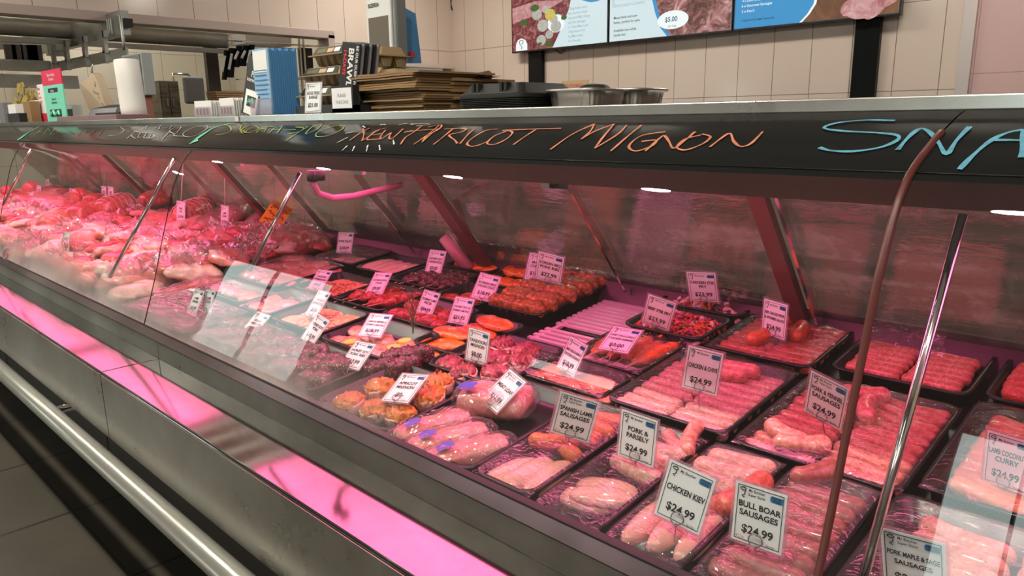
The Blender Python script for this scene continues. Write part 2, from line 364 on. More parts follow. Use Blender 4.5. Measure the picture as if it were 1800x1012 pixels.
# back rail, posts and rear glass
YB0, ZB0, YB1, ZB1 = 1.60, shelf(1.60)+.045, 1.30, -.10
cpart(MB().prism([(1.545, shelf(1.545)-.002), (1.60, shelf(1.60)-.002), (1.62, ZB0+.01), (1.585, ZB0+.015)], X0, X1), 'rear_rail', mat('rear_rail', lin('4c3444'), .3, .3))
rb = MB(); x = -2.35
while x < -1.5: rb.prism([(1.583, ZB0+.012), (1.598, ZB0+.016), (1.572, ZB0+.062), (1.557, ZB0+.058)], x, x+.006); x += .014
x = -1.75
m_frost = None
cpart(rb, 'vent_ribs', mat('vent', lin('8c8486'), .4))
def rear_film(m):
    v = coords(m, (1, 1, 1)); n = noise(m, v, 9, 8, .7)
    v2 = coords(m, (.35, 5, 5)); n2 = noise(m, v2, 4, 3, .5)
    ad = nd(m, 'ShaderNodeMath', operation='MULTIPLY'); ln(m, n, ad.inputs[0]); ln(m, n2, ad.inputs[1])
    f = ramp(m, ad.outputs[0], [(.17, (.02, .02, .02)), (.25, (.16, .16, .16)), (.36, (.60, .60, .60))])
    geo = nd(m, 'ShaderNodeNewGeometry'); sp = nd(m, 'ShaderNodeSeparateXYZ'); ln(m, geo.outputs['Position'], sp.inputs[0])
    mr = nd(m, 'ShaderNodeMapRange'); mr.inputs['From Min'].default_value = -1.7; mr.inputs['From Max'].default_value = -.7
    mr.inputs['To Min'].default_value = .45; mr.inputs['To Max'].default_value = 1.15; ln(m, sp.outputs['X'], mr.inputs['Value'])
    mu = nd(m, 'ShaderNodeMath', operation='MULTIPLY'); ln(m, f, mu.inputs[0]); ln(m, mr.outputs[0], mu.inputs[1]); return mu.outputs[0], lin('bfb2ab')
m_rear, g_rear = thin_glass('rear_glass', (.66, .60, .58), .36, rear_film, .07)
b_ = nd(m_rear, 'ShaderNodeBump'); b_.inputs['Strength'].default_value = .35; b_.inputs['Distance'].default_value = .01
ln(m_rear, noise(m_rear, coords(m_rear, (.6, 3, 3)), 9, 4, .6), b_.inputs['Height']); ln(m_rear, b_.outputs[0], g_rear.inputs['Normal'])
for a, b in ((X0, -4.26), (-4.24, -2.95), (-2.93, -1.66), (-1.62, -.66), (-.62, X1)):
    cpart(MB().quad((a, YB0-.02, ZB0), (b, YB0-.02, ZB0), (b, YB1, ZB1), (a, YB1, ZB1)), 'rear_glass', m_rear)
def lean_post(x, w_, m, name='rear_post', label=None):
    cpart(MB().prism([(YB0-.05, ZB0-.012), (YB0-.028, ZB0-.004), (YB1-.006, ZB1), (YB1-.028, ZB1)], x-w_/2, x+w_/2), name, m, label=label)
m_post = mat('post_brown', lin('6b3c3c'), .4)
for x, w_ in ((-4.25, .03), (-2.94, .045), (-1.64, .05), (-.64, .035)): lean_post(x, w_, m_post)
for x in (-.60, -1.10, -1.97, -2.5, -3.3, -5.0): lean_post(x, .007, M_['chrome'], 'rear_rod')
cpart(MB().tube([(-1.66, 1.56, ZB0-.01), (-1.64, 1.45, ZB0+.20), (-1.60, 1.56, ZB0+.26)], .01, 8).tube([(-1.78, 1.52, ZB0+.07), (-1.70, 1.55, ZB0-.03)], .022, 12), 'strut', mat('strut_pink', lin('c78e96'), .35), True)
# canopy that carries the lamps, ledge on top
cpart(MB().prism([(.893, -.062), (.928, -.1035), (.940, -.1035), (.945, -.062)], X0, X1), 'canopy_front', M_['maroon'], label='dark reddish strip under the black header')
cpart(MB().box(X0, X1, .945, 1.32, -.085, -.04), 'canopy', M_['maroon'])
cpart(MB().prism([(1.085, -.03), (1.32, -.03), (1.32, .004), (1.085, .004)], X0, X1), 'header_core', M_['rubber'])
lamps = []
G0 = {}
for a, b in ((-6.15, -4.08), (-3.92, -2.68), (-2.12, -.36), (-.16, .95)):
    cpart(MB().box(a, b, .943, 1.185, -.104, -.100), 'lamp_panel', M_['lamp'], label='pink lamp panel under the canopy')
m_streak = emis('streak_white', (1, .96, .75), 3.2)  # glowing strips added to draw white streaks on the front shelf
for x in (-2.60, -2.47, -2.33, -2.20): cpart(MB().box(x, x+.012, .945, 1.19, -.101, -.099), 'streak_strip', m_streak, label='added thin white glowing strip that streaks the front shelf')
cpart(MB().box(X0, X1, .95, 1.22, -.0985, -.086), 'lamp_tray', mat('lamp_tray', lin('9b6f6d'), .4))
cpart(MB().box(X0, X1, 1.20, 1.30, -.10, -.086), 'rear_head', mat('head_grey', lin('85706f'), .4))
# curved glass
def pale_film(m):  # pale film, denser low on the pane and towards the left
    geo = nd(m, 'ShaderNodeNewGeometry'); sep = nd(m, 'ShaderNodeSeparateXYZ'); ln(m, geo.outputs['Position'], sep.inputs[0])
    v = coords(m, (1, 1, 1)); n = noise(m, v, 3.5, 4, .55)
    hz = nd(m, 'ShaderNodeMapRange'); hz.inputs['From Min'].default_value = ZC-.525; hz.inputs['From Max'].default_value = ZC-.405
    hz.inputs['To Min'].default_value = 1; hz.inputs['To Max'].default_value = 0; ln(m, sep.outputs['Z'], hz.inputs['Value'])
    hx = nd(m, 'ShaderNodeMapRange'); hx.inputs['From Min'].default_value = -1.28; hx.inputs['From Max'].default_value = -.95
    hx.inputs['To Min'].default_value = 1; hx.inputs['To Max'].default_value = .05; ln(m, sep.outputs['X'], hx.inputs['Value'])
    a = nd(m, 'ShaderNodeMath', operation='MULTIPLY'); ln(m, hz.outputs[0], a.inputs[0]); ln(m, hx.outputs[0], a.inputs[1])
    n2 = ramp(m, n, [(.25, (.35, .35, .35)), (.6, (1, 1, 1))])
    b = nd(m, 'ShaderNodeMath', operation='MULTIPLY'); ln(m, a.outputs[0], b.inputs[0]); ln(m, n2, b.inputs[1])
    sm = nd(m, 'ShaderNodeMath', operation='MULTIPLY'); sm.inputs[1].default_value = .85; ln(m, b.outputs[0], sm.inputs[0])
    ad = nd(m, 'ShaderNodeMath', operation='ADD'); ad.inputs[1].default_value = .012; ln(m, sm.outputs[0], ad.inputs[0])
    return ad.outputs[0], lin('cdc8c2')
m_glass, _ = thin_glass('curved_glass', (.975, .985, .98), .075, pale_film)
def smooth_prof(P, n=4):
    out = []
    for i in range(len(P)-1):
        p0 = P[max(i-1, 0)]; p1 = P[i]; p2 = P[i+1]; p3 = P[min(i+2, len(P)-1)]
        for k in range(n):
            t = k/n; out.append(tuple(.5*((2*b)+(-a+c)*t+(2*a-5*b+4*c-d)*t*t+(-a+3*b-3*c+d)*t**3) for a, b, c, d in zip(p0, p1, p2, p3)))
    return out+[P[-1]]
PRs = smooth_prof(PR); HDs = smooth_prof(HD)
edges = [X0]+JOINTS+[X1]
for a, b in zip(edges, edges[1:]):
    mb = MB().prism(PRs, a+.002, b-.002, close=False)
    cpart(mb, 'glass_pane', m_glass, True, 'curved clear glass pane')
    cpart(MB().prism(HDs, a+.001, b-.001, close=False), 'header_panel', M_['black_panel'], True, 'black curved header panel with chalk lettering')
def joint(x, r, m, name, prof, label=None):
    cpart(MB().tube([(x, y-.0015, z) for y, z in prof], r, 8), name, m, True, label)
for x in JOINTS[:3]: joint(x, .0014, M_['rubber'], 'glass_joint', PRs)
joint(-.257, .0046, M_['seal'], 'glass_joint', PRs + [p for p in HDs[1:] if p[0] < 1.0], 'dark reddish worn seal between the glass panes')
# slim rods behind the glass
def rod(p, q, r, m=None): cpart(MB().tube([p, q], r, 10), 'glass_rod', m or M_['chrome'], True, 'slim metal rod inside the glass')
rod((-.205, .905, -.106), (-.222, .742, -.50), .0052)
rod(at(527, 303, y=.90), at(440, 476, y=.80), .005); rod(at(307, 278, y=.90), at(193, 487, y=.76), .006); rod(at(55, 262, y=.90), at(6, 360, y=.80), .006)
# hose and clips inside
a_, b_ = at(552, 312, y=1.02), at(560, 335, y=1.05)
cpart(MB().tube([at(549, 303, y=1.0), at(550, 322, y=1.0), at(560, 340, y=1.02), at(585, 348, y=1.06), at(620, 345, y=1.13), at(665, 334, y=1.22), at(705, 325, y=1.30)], .0085, 10), 'hose', mat('hose', lin('b9819a'), .35), True, 'pinkish grey cable hose behind the glass')
cpart(MB().tube([at(549, 300, y=1.0), at(549, 318, y=1.0)], .014, 12).tube([at(562, 300, y=1.0), at(562, 316, y=1.0)], .014, 12), 'hose_clip', M_['rubber'], True)
for px in (420, 630, 970, 985):
    p = at(px, 300 if px < 500 else 300+.069*(px-533), y=.94)
    cpart(MB().box(p.x-.02, p.x+.02, .935, .945, -.112, -.103), 'lamp_clip', M_['pinkbar'] if px != 985 else M_['rubber'])
# stainless ledge
lg = MB()
for a, b in ((X0-.3, at(420, 204, y=1.09).x-.001), (at(420, 204, y=1.09).x+.001, X1)): lg.box(a, b, 1.088, 1.66, .004, .0235)
soft(cpart(lg, 'top_ledge', M_['steel_ledge'], label='stainless steel ledge along the top'), .002)
p = at(417, 208, y=1.087); cpart(MB().box(p.x-.012, p.x+.012, 1.085, 1.087, .008, .020), 'ledge_tab', M_['white_metal'])
LZ = .0237

# chalk lettering laid on the curved header
def head_point(px, py, off=.0016):
    d = ray(px, py)
    for (y0, z0), (y1, z1) in zip(HDs, HDs[1:]):
        r = d.z/d.y; a = z0-r*y0; b = z1-r*y1
        if a*b <= 0 and a != b:
            t = a/(a-b); y = y0+t*(y1-y0); nrm = Vector((0, -(z1-z0), (y1-y0))).normalized()
            if nrm.z < 0: nrm = -nrm
            if nrm.y > 0: nrm = Vector((0, -nrm.y, nrm.z))
            return d*(y/d.y) + nrm*off, nrm
    return None
def cr(P, n=6):
    P = [tuple(p) for p in P]
    if len(P) < 3: return [tuple(a+(b-a)*k/8 for a, b in zip(P[0], P[1])) for k in range(9)]
    return smooth_prof(P, n)
def strokes(name, col, lines, wd, label, taper=False):
    mb = MB()
    for L in lines:
        pts = [head_point(*p) for p in cr(L)]; pts = [p for p in pts if p]
        if len(pts) < 2: continue
        v = []
        for i, (p, nrm) in enumerate(pts):
            t = (pts[min(i+1, len(pts)-1)][0]-pts[max(i-1, 0)][0]).normalized(); s = nrm.cross(t).normalized()
            k = wd*.72*(.85+.2*math.sin(i*.6+len(mb.v)))*(1 if not taper else .35+1.5*i/len(pts))
            v += [p+s*k/2, p-s*k/2]
        mb.add(v, [(2*i, 2*i+1, 2*i+3, 2*i+2) for i in range(len(pts)-1)])
    m = mat(name, col, .8); b = m.node_tree.nodes['Principled BSDF']; n = noise(m, coords(m), 60, 4, .7)
    ln(m, ramp(m, n, [(.3, tuple(x*.55 for x in col[:3])), (.6, col)]), b.inputs['Base Color'])
    cpart(mb, 'chalk_lettering', m, label=label)
def K(ox, oy, sc, Ls): return [[(ox+x/sc, oy+y/sc) for x, y in L] for L in Ls]
A6 = (540, 210, 3.4615)
orange = lin('cc7c5c')
strokes('chalk_orange', orange, K(*A6, [
 [(258, 132), (315, 92), (380, 55)], [(340, 58), (346, 95), (335, 133)], [(335, 133), (400, 90), (440, 66)],
 [(480, 55), (420, 72), (378, 108), (370, 126), (440, 122)], [(392, 98), (452, 90)],
 [(478, 68), (452, 100), (448, 122), (480, 105), (512, 84), (500, 112), (518, 120), (585, 60)],
 [(570, 155), (600, 112), (650, 80), (697, 44)], [(650, 155), (740, 92), (806, 37)], [(595, 80), (700, 68), (800, 62)],
 [(700, 142), (760, 88), (812, 52)], [(735, 50), (815, 36), (800, 66), (735, 98), (700, 142)],
 [(770, 156), (835, 105), (888, 60)], [(835, 62), (962, 58), (940, 80), (865, 98), (900, 130), (915, 150)],
 [(932, 150), (975, 100), (1015, 64)],
 [(1160, 62), (1085, 72), (1005, 118), (975, 152), (1000, 168), (1045, 160), (1098, 138)],
 [(1215, 76), (1140, 105), (1096, 148), (1140, 156), (1215, 122), (1250, 84), (1215, 70), (1190, 74)],
 [(1190, 70), (1390, 62), (1545, 58)], [(1392, 66), (1320, 112), (1255, 158)]]) +
 [[(968, 264), (1005, 238), (1045, 219)], [(1045, 219), (1038, 232), (1022, 246)], [(1022, 246), (1048, 231), (1080, 219)], [(1080, 219), (1060, 243), (1046, 262)], [(1046, 262), (1085, 238), (1102, 221)],
  [(1074, 267), (1100, 244), (1128, 221)], [(1170, 233), (1128, 240), (1106, 258), (1118, 267), (1146, 258), (1154, 248), (1128, 250)],
  [(1135, 267), (1158, 246), (1168, 240), (1176, 250), (1184, 262), (1200, 252), (1222, 233)],
  [(1232, 239), (1205, 246), (1190, 260), (1206, 265), (1236, 254), (1249, 242), (1234, 237)],
  [(1248, 260), (1266, 246), (1283, 236), (1290, 250), (1302, 259), (1320, 254), (1341, 233)]], .0062, 'orange chalk words NEW APRICOT MIGNON')
strokes('chalk_white', lin('cfcfca'), K(*A6, [[(235, 88), (298, 74)], [(182, 145), (248, 112)], [(215, 192), (246, 162)], [(277, 195), (290, 165)], [(362, 198), (370, 160)], [(445, 190), (440, 160)], [(530, 155), (525, 128)],
 [(338, 42), (355, 54)], [(440, 40), (475, 30)], [(445, 32), (480, 36)], [(555, 36), (610, 26)], [(592, 82), (640, 72)], [(630, 32), (740, 28)], [(665, 44), (750, 34)]]), .0052, 'white chalk dashes around the word NEW')
A4 = (1200, 0, 2.977)
strokes('chalk_blue', lin('5a9db4'), K(*A4, [[(1112, 636), (960, 634), (810, 648), (740, 674), (830, 690), (1010, 700), (1118, 712), (1124, 738), (1040, 775), (900, 797), (780, 794), (715, 777)],
 [(1125, 790), (1178, 728), (1238, 680), (1285, 692), (1335, 745), (1380, 812), (1432, 742), (1502, 668)],
 [(1448, 892), (1520, 818), (1612, 742), (1700, 700), (1786, 684)], [(1786, 684), (1778, 760), (1770, 830)], [(1618, 738), (1785, 740)]]), .0085, 'blue chalk letters SNA')
A2 = (380, 0, 3.893)
strokes('chalk_lime', lin('97a53f'), K(*A2, [[(130, 850), (60, 852), (95, 870), (100, 900), (40, 922), (0, 925)],
 [(178, 856), (165, 885), (180, 915)], [(232, 858), (175, 885), (190, 900), (200, 912)],
 [(275, 866), (225, 885), (205, 908), (250, 905), (290, 882), (272, 866)], [(345, 868), (310, 880), (275, 910)], [(300, 885), (345, 882)],
 [(350, 872), (330, 905)], [(345, 868), (400, 870)], [(450, 865), (400, 880), (365, 912)], [(455, 865), (420, 912)], [(390, 890), (445, 888)],
 [(472, 892), (545, 890)], [(625, 868), (545, 872), (600, 880), (570, 905), (495, 918)], [(635, 868), (560, 912), (478, 966)],
 [(722, 852), (660, 870), (615, 920), (700, 880), (722, 852)],
 [(880, 862), (810, 864), (700, 905), (690, 938), (770, 930), (860, 890), (880, 862)]]), .0052, 'lime green chalk words 5 KOFTA -$10')
A1 = (0, 0, 3.893)
strokes('chalk_grey', lin('a5a8a0'), K(*A1, [[(900, 862), (830, 872), (850, 895), (800, 925), (742, 930)], [(905, 880), (960, 870), (935, 884)], [(975, 884), (1010, 862), (1000, 882), (1050, 870)], [(1050, 884), (1100, 858), (1090, 884), (1130, 870)], [(1130, 880), (1175, 862), (1160, 884)], [(1180, 868), (1230, 862)],
 [(870, 950), (925, 905), (900, 930), (930, 950)], [(920, 900), (960, 912), (905, 930)], [(965, 910), (945, 940), (985, 935), (1000, 910), (965, 910)], [(1010, 905), (985, 945), (1020, 940)], [(1045, 905), (1025, 945), (1055, 940)], [(1085, 900), (1050, 915), (1060, 940), (1010, 950)],
 [(1200, 872), (1160, 900), (1190, 920), (1140, 940)], [(1175, 885), (1115, 955)], [(1190, 890), (1240, 870), (1215, 905), (1190, 930), (1260, 935)], [(1420, 862), (1330, 872), (1255, 915), (1280, 940), (1350, 925), (1420, 880), (1410, 860)]]), .0052, 'pale grey chalk words 5 ROLLS $20')
strokes('chalk_red', lin('7c3f38'), K(*A1, [[(540, 885), (480, 900), (505, 915), (440, 935), (412, 935)], [(575, 890), (530, 930), (590, 910), (575, 890)], [(655, 885), (610, 930)], [(620, 908), (650, 906)], [(720, 880), (670, 935)], [(650, 888), (780, 882)]]), .005, 'faded red chalk word')
strokes('chalk_green', lin('3f7f5e'), K(*A1, [[(245, 885), (200, 905), (185, 930)], [(290, 885), (240, 925)], [(262, 905), (290, 905)], [(330, 880), (300, 925), (340, 905), (330, 880)], [(385, 880), (345, 920), (400, 915)]]), .005, 'faded green chalk word')
strokes('chalk_teal', lin('62c49c'), K(*A1, [[(1570, 850), (1480, 870), (1400, 915), (1345, 955), (1325, 978)]]), .022, 'broad teal chalk sweep', True)
strokes('chalk_teal_far', lin('58b592'), K(*A1, [[(270, 868), (200, 905), (150, 940), (132, 956)]]), .022, 'broad teal chalk sweep by the far joint', True)

# ------------------------------------------------------------------ trays
def rrect(w_, d_, r, z, n=5):
    o = []
    for cx, cy, a0 in ((w_/2-r, d_/2-r, 0), (-w_/2+r, d_/2-r, 90), (-w_/2+r, -d_/2+r, 180), (w_/2-r, -d_/2+r, 270)):
        for k in range(n+1): a = R(a0+90*k/n); o.append((cx+r*math.cos(a), cy+r*math.sin(a), z))
    return o
def tray_mesh(name, w_, d_, h, m, lip=.009, r=.022, t=.002):
    mb = MB(); q = .012
    mb.loft([rrect(w_-2*q, d_-2*q, r, 0), rrect(w_-2*lip, d_-2*lip, r, h-.004), rrect(w_, d_, r+.004, h-.004), rrect(w_, d_, r+.004, h), rrect(w_-2*lip+.002, d_-2*lip+.002, r, h),
             rrect(w_-2*q-2*t, d_-2*q-2*t, r-.004, .005), rrect(w_-2*q-.05, d_-2*q-.05, r-.004, .0035)])
    return mb.mesh(name, m, True)
def srot(yaw=0.): return (Matrix.Rotation(TH, 3, 'X') @ Matrix.Rotation(R(yaw), 3, 'Z')).to_euler()
def S(x, y, h=0.): return Vector((x, y - math.sin(TH)*h, shelf(y)+math.cos(TH)*h))
film_n = {}
def film_mat(name, tint=(.95, .93, .94), f0=.11, haze=.015, sc=22, st=.6):
    def hz(m):
        n = noise(m, coords(m), 11, 5, .6); return ramp(m, n, [(.45, (haze*.3,)*3), (.75, (haze*3.2,)*3)]), lin('e8dfe2')
    m, gl = thin_glass(name, tint, f0, hz, .07)
    n = nd(m, 'ShaderNodeTexNoise'); n.inputs['Scale'].default_value = sc; n.inputs['Detail'].default_value = 3; n.inputs['Distortion'].default_value = 1.2
    ln(m, coords(m, (1, 2.2, 1)), n.inputs['Vector'])
    b = nd(m, 'ShaderNodeBump'); b.inputs['Strength'].default_value = st; b.inputs['Distance'].default_value = .012; ln(m, n.outputs[0], b.inputs['Height']); ln(m, b.outputs[0], gl.inputs['Normal'])
    return m
M_['film'] = film_mat('cling_film'); M_['film2'] = film_mat('cling_film_cloudy', haze=.05)
M_['bag'] = film_mat('plastic_bag', (.95, .93, .94), .12, .07, 14, 1.)
M_['cleartray'] = film_mat('clear_tray', (.86, .84, .86), .08, .02, 8, .2)
M_['tray'] = mat('black_tray', (.009, .008, .010), .27, spec=.45)
trays = {}
def tray(key, x0, x1, y0, y1, label, h=.035, h0=0., film=None, m=None, dome=.010, tilt=0, group='meat trays in the counter'):
    x, y = (x0+x1)/2, (y0+y1)/2
    t = thing('meat_tray', S(x, y, h0), label, 'tray', group, srot(tilt))
    w_, d_ = x1-x0-.003, (y1-y0)/math.cos(TH)-.003
    o = bpy.data.objects.new('tray_body', tray_mesh('tray_body', w_, d_, h, m or M_['tray'])); C.objects.link(o); o.parent = t
    if film:
        mb = MB(); rings = []
        n = 22; vs = []; seed = random.random()*50
        for i in range(n+1):
            for j in range(n+1):
                u, v = i/n*2-1, j/n*2-1
                z = h+.0015+dome*(1-u*u)*(1-v*v)**.5 + .0035*mnoise.noise(Vector((u*3+seed, v*5, 1)))*(1-u**6)*(1-v**6)
                e = 1 if max(abs(u), abs(v)) < .999 else 1
                vs.append((u*(w_/2-.001)*e, v*(d_/2-.001)*e, z if max(abs(u), abs(v)) < .97 else h-.002))
        mb.add(vs, [(i*(n+1)+j, (i+1)*(n+1)+j, (i+1)*(n+1)+j+1, i*(n+1)+j+1) for i in range(n) for j in range(n)])
        mb.local('cling_film', film, t, True, 'clear glossy cling film')
    trays[key] = (x, y, h0, w_, d_); return t
# meat materials
T3 = lin
M_['pork'] = meat('pork_sausage', T3('b86458'), T3('e09a8a'), T3('f6cdbc'), 85, .3, (T3('8a4a40'), 160, .10), .35)
M_['pork2'] = meat('pork_sausage_warm', T3('b85e50'), T3('e48c7a'), T3('f4c0ac'), 85, .3, (T3('6f6b45'), 130, .10), .35)
M_['pale'] = meat('pale_sausage', T3('c08878'), T3('e6b2a2'), T3('f6dccf'), 90, .35, (T3('6a6a48'), 150, .12), .35)
M_['beef'] = meat('beef_sausage', T3('b0453a'), T3('d8695a'), T3('eb9a86'), 110, .28, None, .5)
M_['mince'] = meat('mince_sausage', T3('c8443c'), T3('e36a60'), T3('f2a090'), 130, .35, None, .8)
M_['spice'] = meat('spicy_sausage', T3('c0502c'), T3('e07040'), T3('e88f5a'), 90, .28, None, .5)
M_['curry'] = meat('curry_sausage', T3('cc7a58'), T3('e39a74'), T3('f0bd98'), 90, .3, (T3('8a3c20'), 120, .12), .4)
M_['boar'] = meat('boar_sausage', T3('8c4c46'), T3('a86058'), T3('c48a80'), 90, .3, None, .4)
M_['chicken'] = meat('chicken', T3('e8a894'), T3('f0baa6'), T3('f4cdbc'), 12, .22, None, .15)
M_['red'] = meat('red_meat', T3('a8262c'), T3('cc3c40'), T3('e8948c'), 22, .28, None, .5, .4, (1, 3, 1))
M_['red2'] = meat('marbled_meat', T3('b83a3e'), T3('d86460'), T3('f4c8be'), 16, .3, None, .4, .4, (1, 2.5, 1))
M_['pinkm'] = meat('pink_meat', T3('d87470'), T3('e8948c'), T3('f6cdc2'), 14, .3, None, .35, .35, (1, 2, 1))
M_['fat'] = meat('fat_cap', T3('e8b8a8'), T3('f2cfc0'), T3('f6ddd2'), 10, .35, None, .3)
M_['dark'] = meat('dark_marinade', T3('2e1014'), T3('561a20'), T3('a86a70'), 60, .25, (T3('d8b8b0'), 150, .13), 1.1, .5)
M_['bbq'] = meat('bbq_marinade', T3('6e3a12'), T3('b0641e'), T3('e8a848'), 60, .22, (T3('4a5a18'), 70, .20), 1., .6)
M_['satay'] = meat('orange_marinade', T3('c04a18'), T3('e87830'), T3('f49a48'), 30, .22, (T3('5a5a1c'), 90, .13), .5, .6)
M_['mango'] = meat('mango_marinade', T3('d86a10'), T3('f08a18'), T3('f8a830'), 26, .22, (T3('4a5a1c'), 80, .14), .5, .6)
M_['redsk'] = meat('red_marinade', T3('8c1a14'), T3('c43424'), T3('e87050'), 60, .22, (T3('3c3c14'), 100, .17), 1., .6)
M_['lemon'] = meat('lemon_steak', T3('c86a60'), T3('e8a090'), T3('f4cdb8'), 30, .25, (T3('5c4a20'), 110, .16), .6)
M_['crumb'] = meat('crumb_shred', T3('dc8a60'), T3('f0b088'), T3('f6ccb0'), 80, .5, None, .8, 0)
M_['rind'] = meat('bacon_rind', T3('e0a8a0'), T3('f2ccc4'), T3('f6e0da'), 18, .3, None, .2)
M_['green'] = mat('chilli_green', lin('3f6b3a'), .35); M_['carrot'] = mat('carrot', lin('f07828'), .4)
M_['onion'] = mat('onion', lin('f0d8d0'), .35); M_['cabbage'] = mat('cabbage', lin('6a2a5c'), .4); M_['beefstrip'] = M_['red']
M_['stick'] = mat('skewer_wood', lin('e2b888'), .6); M_['rosemary'] = mat('rosemary', lin('4d5a44'), .7)
M_['lemonrind'] = mat('lemon_rind', lin('f2b03c'), .4); M_['lemonflesh'] = mat('lemon_flesh', lin('f8cf6a'), .35)
M_['cuff'] = mat('mince_wrap', lin('e6b7b4'), .35)
M_['purple'] = mat('purple_print', lin('5a4ac0'), .5); M_['bluelab'] = mat('blue_print', lin('4a54c0'), .4)

rnd = random.Random(7)
def sausage_mesh(L, r, bend, m, seed=0, n=14, kink=0.):
    mb = MB(); pts = []; rs = []
    for i in range(n+1):
        t = i/n; a = (t-.5)*bend
        if abs(bend) > 1e-3: Rr = L/bend; x = Rr*math.sin(a); y = Rr*(math.cos(a)-1)*-1
        else: x = (t-.5)*L; y = 0
        y += kink*math.sin(t*5+seed); e = min(t, 1-t)*L
        rr = r*math.sqrt(max(0, 1-((r-e)/r)**2)) if e < r else r
        rr *= 1+.05*mnoise.noise(Vector((t*4, seed, 0)))
        pts.append((x, y, 0)); rs.append(max(rr, r*.12))
    pts[0] = tuple(Vector(pts[0])); mb.tube(pts, rs, 12)
    return mb.mesh('sausage', m, True)
def nvar(fn, k): return [fn(i) for i in range(k)]
def fine(L, r, n=22):
    """ends of the tube get closer rings so that they round off"""
    return [0, .12*r/L, .4*r/L, .8*r/L, 1.4*r/L] + [1.4*r/L+(1-2.8*r/L)*k/(n-8) for k in range(1, n-8)] + [1-1.4*r/L, 1-.8*r/L, 1-.4*r/L, 1-.12*r/L, 1]
def sausage_mesh(L, r, bend, m, seed=0, kink=0.):
    mb = MB(); pts = []; rs = []
    for t in fine(L, r):
        a = (t-.5)*bend
        if abs(bend) > 1e-3: Q = L/bend; x = Q*math.sin(a); y = Q*(1-math.cos(a))
        else: x = (t-.5)*L; y = 0
        y += kink*math.sin(t*5+seed); e = min(t, 1-t)*L
        rr = r*math.sqrt(max(0, 1-((r-e)/r)**2)) if e < r else r
        pts.append((x, y, 0)); rs.append(max(rr*(1+.06*mnoise.noise(Vector((t*5, seed, 0)))), r*.1))
    mb.tube(pts, rs, 14); return mb.mesh('sausage', m, True)
def sausages(spots, L, r, bend, m, label, group, kink=0.0, var=3):
    ms = [sausage_mesh(L*rnd.uniform(.96, 1.04), r, bend*rnd.uniform(.8, 1.2), m, i*3.3, kink) for i in range(var)]
    for i, (x, y, h, yaw) in enumerate(spots):
        single('sausage', ms[i % var], S(x, y, h+r*.9), srot(yaw), label, 'sausage', group)
def rows(x0, x1, y0, y1, nx, ny, h, yaw=0, jit=.002, jy=2.):
    o = []
    for i in range(nx):
        for j in range(ny):
            o.append((x0+(x1-x0)*(i+.5)/nx+rnd.uniform(-jit, jit), y0+(y1-y0)*(j+.5)/ny+rnd.uniform(-jit, jit)*.5, h+rnd.uniform(0, .0015), yaw+rnd.uniform(-jy, jy)))
    return o
# generic organic lump: elongated, noisy, along local X
def lump_mesh(name, L, W_, H_, m, seed=0, amp=.12, fr=3., flat=.35, nu=22, nv=18, taper=0., box=2.4, ends=2.2, ridges=0, ridge_amp=.06):
    mb = MB(); rings = []
    for i in range(nu+1):
        t = i/nu*2-1; c = max(0., 1-abs(t)**ends)**(1/ends); c = max(c, .02); ring = []
        tp = 1-taper*(t+1)/2
        for k in range(nv):
            a = 2*math.pi*k/nv; ca, sa = math.cos(a), math.sin(a)
            rr = (abs(ca)**box+abs(sa)**box)**(-1/box)
            y, z = W_/2*c*rr*ca*tp, H_/2*c*rr*sa*tp
            d = 1+amp*mnoise.noise(Vector((t*fr+seed*7.1, ca*fr*.6, sa*fr*.6+seed)))+amp*.5*mnoise.noise(Vector((t*fr*3+seed, ca*fr*1.6, sa*fr*1.6)))
            if ridges: d += ridge_amp*math.sin(t*ridges)
            if z < 0: z *= flat*2 if flat < .5 else 1
            ring.append((t*L/2*(1+.04*mnoise.noise(Vector((a, seed, 2)))), y*d, z*d+H_*flat*.9))
        rings.append(ring)
    mb.loft(rings); return mb.mesh(name, m, True)
def lumps(name, spots, dims, m, label, cat, group, var=3, **k):
    ms = [lump_mesh(name, *dims, m, seed=i+rnd.random()*9, **k) for i in range(var)]; out = []
    for i, s in enumerate(spots):
        x, y, h, yaw = s[:4]; out.append(single(name, ms[i % var], S(x, y, h), srot(yaw), label, cat, group))
    return out

# ---- right-hand block: sausages (columns of trays about a foot square)
f1, f2 = M_['film'], M_['film2']
tray('chive', -.782, -.533, 1.040, 1.332, 'black film-wrapped tray of pale thin chicken and chive sausages', film=f1)
sausages(rows(-.772, -.543, 1.052, 1.30, 2, 9, .006), .112, .0125, .12, M_['pale'], 'thin pale chicken and chive sausage under film', 'chicken and chive sausages', kink=.001)
sausages([(-.665, 1.235, .027, 8), (-.655, 1.268, .027, 4)], .135, .0150, .35, M_['pork'], 'plump pink sausage lying on top of the chive sausages', 'plump sausages on the chive tray')
tray('fennel', -.522, -.264, 1.030, 1.338, 'black tray of curved pork and fennel sausages beside the dark red seal', film=f1, dome=.014)
sausages(rows(-.512, -.395, 1.045, 1.31, 1, 9, .006, 0), .115, .0128, .5, M_['pork2'], 'curved pork and fennel sausage in the left row of its tray', 'pork and fennel sausages, left row')
sausages(rows(-.392, -.274, 1.045, 1.32, 1, 10, .008, -4), .118, .0130, .7, M_['pork2'], 'curved pork and fennel sausage in the right row of its tray', 'pork and fennel sausages, right row')
sausages([(-.425, 1.215, .028, -60), (-.385, 1.235, .030, -75), (-.405, 1.285, .028, 20), (-.455, 1.085, .028, -20), (-.42, 1.07, .028, 30)], .085, .0150, .9, M_['pork'], 'short thick sausage curled on top of the fennel sausages', 'curled sausages on the fennel tray')
tray('pepper', -.757, -.527, 1.352, 1.655, 'black film-wrapped tray of red cracked pepper beef sausages at the rear', film=f1)
